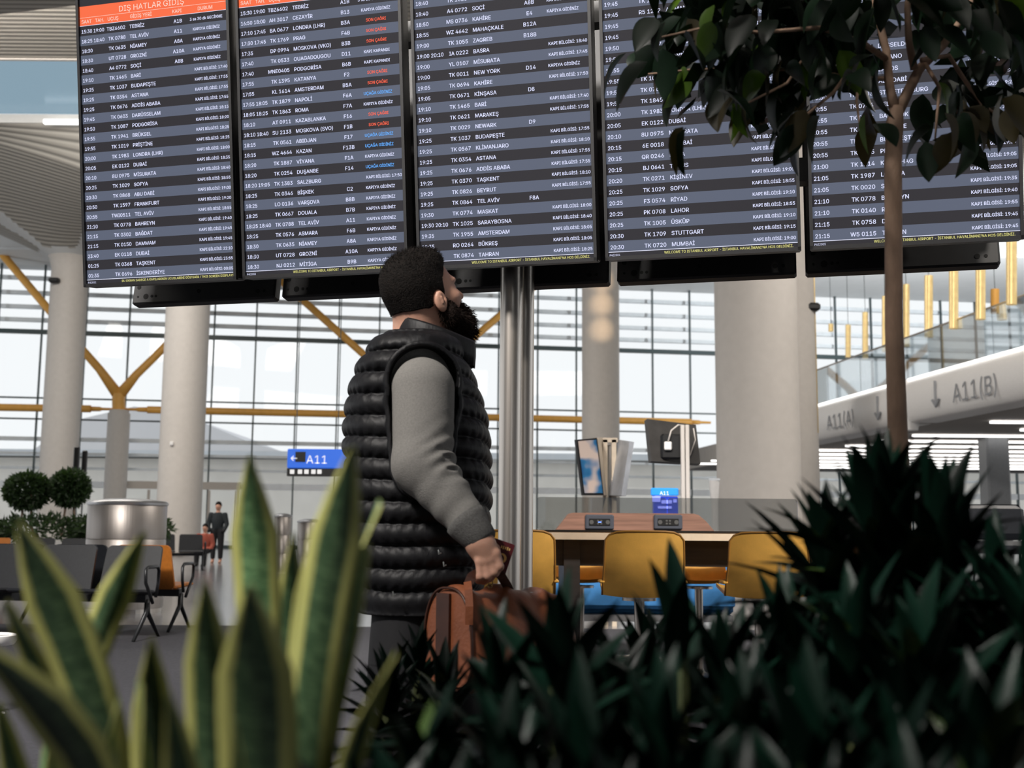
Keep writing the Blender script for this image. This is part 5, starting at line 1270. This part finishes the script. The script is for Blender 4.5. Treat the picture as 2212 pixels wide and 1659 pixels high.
# --- dracaena bushes
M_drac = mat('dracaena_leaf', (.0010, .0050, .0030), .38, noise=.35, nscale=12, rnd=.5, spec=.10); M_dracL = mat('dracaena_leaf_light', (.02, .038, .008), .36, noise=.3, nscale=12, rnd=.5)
dl = [leafmesh('dracaena_leaf', .17, .036, b_, M_drac, 7, .5) for b_ in (.15, .5, .9)]; dlL = leafmesh('dracaena_leaf', .15, .034, .5, M_dracL, 7, .5)
M_stem = mat('green_stem', (.05, .06, .02), .6)
def dracaena(px, py, Y, spread, label, n=56, L=1.0, lean=0, seed=0):
    g = random.Random(seed); top = W(px, py, Y); r = root('dracaena_plant', (top[0], Y, SZ-.02), label, 'plant', 'dark green dracaena bushes'); H = top[2]-(SZ-.02); ls = .17*L
    sz_ = H-ls*.75
    m = MB(); m.tube([(0, 0, 0), (.01*lean, 0, sz_*.5), (0, 0, max(.06, sz_))], .011, 7); m.obj('stem', M_stem, r, world=False)
    for i in range(n):
        f_ = i/(n-1); z = sz_*(1-f_*.0)-f_*min(sz_-.05, spread*1.7); az = i*2.39996+g.uniform(-.3, .3); el = rad(82-72*min(1, f_*1.25)+g.uniform(-10, 10))-(.25 if f_ > .8 else 0)
        o = link(bpy.data.objects.new('leaf', dlL if g.random() < .05 else dl[min(2, int(f_*3+g.uniform(-.4, .4))) if f_ > .12 else 0])); o.parent = r
        sc = L*g.uniform(.8, 1.15)*(.8+.3*min(1, f_*3)); M_ = Matrix.Rotation(az, 4, 'Z') @ Matrix.Rotation(el, 4, 'X') @ Matrix.Rotation(g.uniform(-.5, .5), 4, 'Y'); M_.translation = (0, 0, z); M_ = M_ @ Matrix.Diagonal((sc*g.uniform(.85, 1.2), sc, sc, 1)); o.matrix_local = M_
    return r
DR = [(1905, 925, 1.85, .20, 'tallest dark dracaena, rising in front of the tree trunk', 120, 1.22), (1785, 1015, 1.95, .16, 'dracaena with a leaf reaching toward the widest column', 90, 1.1), (2030, 975, 1.8, .18, 'dracaena just right of the tallest one', 100, 1.1),
      (1690, 1220, 1.75, .16, 'dracaena in front of the stool at the picture\'s right', 70, 1), (1560, 1275, 1.7, .16, 'dracaena between the two visible ochre stools', 60, 1), (1462, 1190, 1.62, .12, 'dracaena with one thin blade pointing up before the central stool', 16, .95), (1400, 1300, 1.9, .15, 'dracaena below the central ochre stool', 60, 1),
      (1310, 1330, 1.7, .14, 'dracaena below the blue sofa', 60, 1), (1215, 1238, 1.45, .12, 'blurred blue green dracaena right of the steel pole', 44, .9), (1075, 1310, 1.5, .14, 'blurred dracaena hiding the middle of the leather bag', 50, .9), (1150, 1350, 1.9, .14, 'dracaena at the right end of the leather bag', 50, .9),
      (960, 1372, 1.95, .13, 'dracaena below the left end of the leather bag', 60, .8), (840, 1385, 2.1, .12, 'small leaved dracaena below the man\'s hip', 60, .75), (905, 1350, 2.2, .10, 'dracaena touching the man\'s legs', 40, .7), (2150, 1120, 1.7, .16, 'dracaena at the right picture edge', 80, 1.05), (2225, 1150, 1.6, .15, 'dracaena cut by the right picture edge', 60, 1),
      (1840, 1200, 1.5, .2, 'dark dracaena below the tallest one', 90, 1.1), (1980, 1230, 1.4, .2, 'dark dracaena low at the right, below the trunk', 90, 1.1), (1600, 1370, 1.3, .18, 'near dracaena low in the dark mass, below the table', 70, 1), (1430, 1400, 1.2, .16, 'near dracaena low, under the central stool', 60, .95),
      (1260, 1440, 1.15, .15, 'near blurred dracaena at the bottom, right of centre', 60, .95), (1090, 1460, 1.15, .15, 'near blurred dracaena at the bottom under the bag', 60, .9), (930, 1480, 1.2, .15, 'near blurred dracaena at the bottom under the man', 60, .9), (820, 1560, 1.1, .12, 'lowest dracaena beside the tall snake plant', 50, .85), (1750, 1430, 1.15, .16, 'near dracaena in the dark lower right, left one of three', 70, 1), (1930, 1440, 1.1, .16, 'near dracaena in the dark lower right, middle one of three', 70, 1), (2130, 1400, 1.15, .16, 'near dracaena in the dark lower right, last one of three', 70, 1),
      (1540, 1560, .95, .14, 'closest dracaena at the bottom edge, under the table', 60, .9), (1340, 1590, .95, .14, 'closest dracaena at the bottom edge, under the sofa', 60, .9), (1150, 1610, .95, .14, 'closest dracaena at the bottom edge, under the bag', 60, .9), (1740, 1600, .95, .14, 'closest dracaena at the bottom edge, right', 60, .9), (960, 1610, 1.0, .13, 'closest dracaena at the bottom edge, under the man', 50, .85), (1960, 1600, .95, .14, 'closest dracaena at the bottom right corner', 60, .9),
      (2150, 1590, .95, .14, 'outermost closest dracaena in the bottom right corner', 60, .9)]
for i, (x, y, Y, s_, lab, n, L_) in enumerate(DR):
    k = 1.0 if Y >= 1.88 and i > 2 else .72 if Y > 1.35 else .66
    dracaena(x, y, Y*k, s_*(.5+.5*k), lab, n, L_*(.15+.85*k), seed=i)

# --- ficus tree
FY = 2.42; M_fic = mat('ficus_leaf', (.0045, .013, .006), .42, spec=.3, noise=.3, nscale=20, rnd=.5, trans=.10); M_ficL = mat('ficus_leaf_backlit', (.06, .115, .015), .35, noise=.25, nscale=25, rnd=.35, trans=.25); M_ficB = mat('ficus_leaf_brownish', (.040, .032, .013), .5, noise=.25, nscale=25, rnd=.3, trans=.2)  # lighter green leaf copy has backlight put into its colour
M_trunk = mat('ficus_bark', (.40, .26, .18), .75, noise=.35, nscale=14, stretch=(1, 1, .5), bump=.7, bscale=90)
tb_ = W(1950, 1300, FY); ft = root('ficus_tree', (tb_[0], FY, SZ-.02), 'slim indoor ficus tree with drooping glossy leaves in front of the right displays', 'tree')
m = MB(); tp = [(tb_[0], FY, SZ-.03)]+[tuple(W(x, y, FY)) for x, y in ((1946, 1150), (1938, 900), (1931, 700), (1930, 500), (1929, 350), (1933, 262), (1937, 232))]
m.tube(tp, [.024, .0225, .0205, .019, .0185, .019, .0185, .015], 16); m.obj('trunk', M_trunk, ft, smooth=True)
BR = [([(1935, 245), (1922, 190), (1915, 110), (1895, 30), (1880, -60)], [.013, .011, .009, .008, .006], 0), ([(1938, 245), (1975, 170), (1985, 150), (2040, 95), (2085, 30), (2130, -60)], [.014, .012, .011, .009, .007, .006], .03), ([(1975, 150), (1963, 90), (1960, 20), (1965, -60)], [.009, .008, .007, .005], -.05),
      ([(1918, 130), (1860, 90), (1770, 60), (1640, 70), (1520, 60), (1430, 80)], [.007, .006, .005, .004, .003, .002], -.12), ([(1920, 170), (1850, 170), (1740, 150), (1620, 150), (1500, 150), (1400, 160)], [.006, .005, .004, .004, .003, .002], .08),
      ([(1990, 130), (2050, 120), (2075, 160), (2120, 225), (2170, 260), (2215, 290)], [.006, .005, .005, .004, .003, .002], .05), ([(2000, 140), (2030, 190), (2025, 240), (2020, 300)], [.005, .004, .003, .002], -.06), ([(1860, 120), (1800, 200), (1740, 250), (1690, 290)], [.005, .004, .003, .002], -.1), ([(1860, 130), (1850, 220), (1860, 290)], [.004, .003, .002], -.08), ([(1760, 90), (1700, 180), (1600, 230)], [.004, .003, .002], -.16)]
for pts, rs, dy in BR:
    m = MB(); m.tube([W(x, y, FY+dy*min(1, i*.5)) for i, (x, y) in enumerate(pts)], rs, 8); m.obj('branch', M_trunk, ft, smooth=True)
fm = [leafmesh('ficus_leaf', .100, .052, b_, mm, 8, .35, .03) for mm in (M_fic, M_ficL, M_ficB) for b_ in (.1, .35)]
CL = [(1445, 60, 60, 60, 13), (1405, 150, 55, 30, 9), (1470, 190, 40, 40, 5), (1475, 290, 12, 20, 2), (1540, 40, 80, 60, 22), (1570, 140, 80, 50, 22), (1650, 80, 80, 80, 30), (1600, 225, 55, 45, 12), (1570, 250, 30, 20, 4), (1690, 200, 60, 50, 16), (1730, 50, 80, 60, 26), (1790, 90, 50, 70, 14), (1850, 20, 70, 30, 18), (1860, 170, 45, 50, 10), (1745, 285, 45, 35, 11), (1870, 290, 36, 28, 6),
      (1990, 10, 80, 25, 18), (2005, 110, 35, 30, 5), (2050, 240, 60, 40, 16), (2000, 320, 26, 26, 4), (2080, 300, 40, 30, 8), (2110, 20, 70, 40, 18), (2150, 110, 55, 55, 18), (2120, 240, 50, 35, 9), (2190, 270, 30, 40, 7), (2190, 40, 40, 60, 12)]
g = random.Random(3); cnt = 0
for (x, y, rx, ry, n) in CL:
    for k in range(round(n*.76)):
        cnt += 1
        if cnt > 298: break
        while True:
            a, b_ = g.uniform(-1, 1), g.uniform(-1, 1)
            if a*a+b_*b_ < 1: break
        p = W(x+a*rx, y+b_*ry-28, FY+g.uniform(-.22, .25)); t = g.random(); up_ = y < 230
        k_ = (2+g.randrange(2)) if t < (.16 if 1480 < x < 1650 else .05) else (4+g.randrange(2)) if t < (.36 if y > 200 else .12) else g.randrange(2)
        o = link(bpy.data.objects.new('leaf', fm[k_])); o.parent = ft
        az = g.uniform(0, 2*pi) if g.random() < .5 else (pi/2 if x < 1930 else -pi/2)+g.uniform(-.7, .7); el = rad(g.uniform(-85, -25)); sc = g.uniform(.8, 1.25)
        M_ = Matrix.Rotation(az, 4, 'Z') @ Matrix.Rotation(el, 4, 'X') @ Matrix.Rotation(g.uniform(-1.2, 1.2), 4, 'Y') @ Matrix.Diagonal((sc, sc, sc, 1)); M_.translation = Vector(tuple(p-origin(ft))); o.matrix_local = M_
V = []; F = []   # crown above the frame
cw = W(1850, -170, FY); scatter_leaves('foliage', ft, cw, (.62, .30, .16), 420, .09, .045, M_fic, 77)

for sd, (x, y, rx, rz, n) in enumerate([(1640, 70, .19, .12, 170), (1800, 50, .12, .12, 90), (2160, 70, .10, .14, 80), (1560, 150, .10, .07, 40), (1700, 190, .10, .06, 40), (2110, 250, .06, .05, 18), (2190, 250, .05, .06, 16)]):
    scatter_leaves('foliage', ft, W(x, y, FY+.15), (rx, .16, rz), n, .085, .050, M_fic, 80+sd)
# =====================================================================  curves -> meshes
from mathutils.geometry import tessellate_polygon, interpolate_bezier
def text_mesh(o):
    # each glyph contour is filled on its own (with the holes it contains), so overlapping strokes stay clean
    cu = o.to_curve(dg); cont = []
    for sp in cu.splines:
        bp = sp.bezier_points; pts = []; n = len(bp)
        if n < 3: continue
        for i in range(n):
            a, b_ = bp[i], bp[(i+1) % n]
            if (a.handle_right-a.co).length < 1e-6 and (b_.handle_left-b_.co).length < 1e-6: pts.append(a.co.copy())
            elif abs((b_.co-a.co).cross(a.handle_right-a.co).z)+abs((b_.co-a.co).cross(b_.handle_left-a.co).z) < 1e-7: pts.append(a.co.copy())
            else: pts += interpolate_bezier(a.co, a.handle_right, b_.handle_left, b_.co, 4)[:-1]
        A = np.array([[p.x, p.y] for p in pts]); x, y = A[:, 0], A[:, 1]; ar = .5*np.sum(x*np.roll(y, -1)-y*np.roll(x, -1))
        if abs(ar) < 1e-9: continue
        cont.append((ar, A, sp.material_index))
    if not cont: return bpy.data.meshes.new(o.name)
    big = max(cont, key=lambda c: abs(c[0])); sg = np.sign(big[0]); outs = [c+([],) for c in cont if np.sign(c[0]) == sg]; holes = [c for c in cont if np.sign(c[0]) != sg]
    lo = np.array([c[1].min(0) for c in outs]); hi = np.array([c[1].max(0) for c in outs]); ar_ = np.array([abs(c[0]) for c in outs])
    for h in holes:
        a, b_ = h[1].min(0), h[1].max(0); k = np.where((lo <= a+1e-4).all(1) & (hi >= b_-1e-4).all(1))[0]
        if len(k): outs[k[np.argmin(ar_[k])]][3].append(h[1])
    V = []; F = []; M = []
    for ar, A, mi, hs in outs:
        polys = [[Vector((p[0], p[1], 0)) for p in q] for q in [A]+hs]; k = len(V); V += [tuple(v) for q in polys for v in q]
        t_ = tessellate_polygon(polys); F += [tuple(i+k for i in f) for f in t_]; M += [mi]*len(t_)
    me = bpy.data.meshes.new(o.name); me.from_pydata(V, [], F)
    for q in o.data.materials: me.materials.append(q)
    me.polygons.foreach_set('material_index', M); me.update(); o.to_curve_clear(); return me
bpy.context.view_layer.update(); dg = bpy.context.evaluated_depsgraph_get()
for o in [o for o in SC.objects if o.type == 'FONT']:
    me = text_mesh(o)
    bd_ = o.get('bold', 0)
    if bd_:
        nv_ = len(me.vertices); c0_ = np.zeros(nv_*3); me.vertices.foreach_get('co', c0_); c0_ = c0_.reshape(-1, 3); pf = [tuple(p.vertices) for p in me.polygons]; pm_ = [p.material_index for p in me.polygons]; mt_ = list(me.materials)
        me = bpy.data.meshes.new(o.name); VV = []; FF = []; MM = []
        for dx_, dy_, dz_ in ((-bd_, 0, 0), (bd_, 0, .0016), (0, bd_*.8, .0032), (0, -bd_*.6, .0048)):
            k_ = len(VV); VV += (c0_+[dx_, dy_, dz_]).tolist(); FF += [tuple(i+k_ for i in f) for f in pf]; MM += pm_
        me.from_pydata(VV, [], FF); me.polygons.foreach_set('material_index', MM)
        for q in mt_: me.materials.append(q)
        me.update()
    n = link(bpy.data.objects.new('tmp', me)); par = o.parent; ml = o.matrix_local.copy(); nm = o.name.split('.')[0]
    c_ = o.data; bpy.data.objects.remove(o); bpy.data.curves.remove(c_); n.name = nm; n.parent = par; n.matrix_local = ml
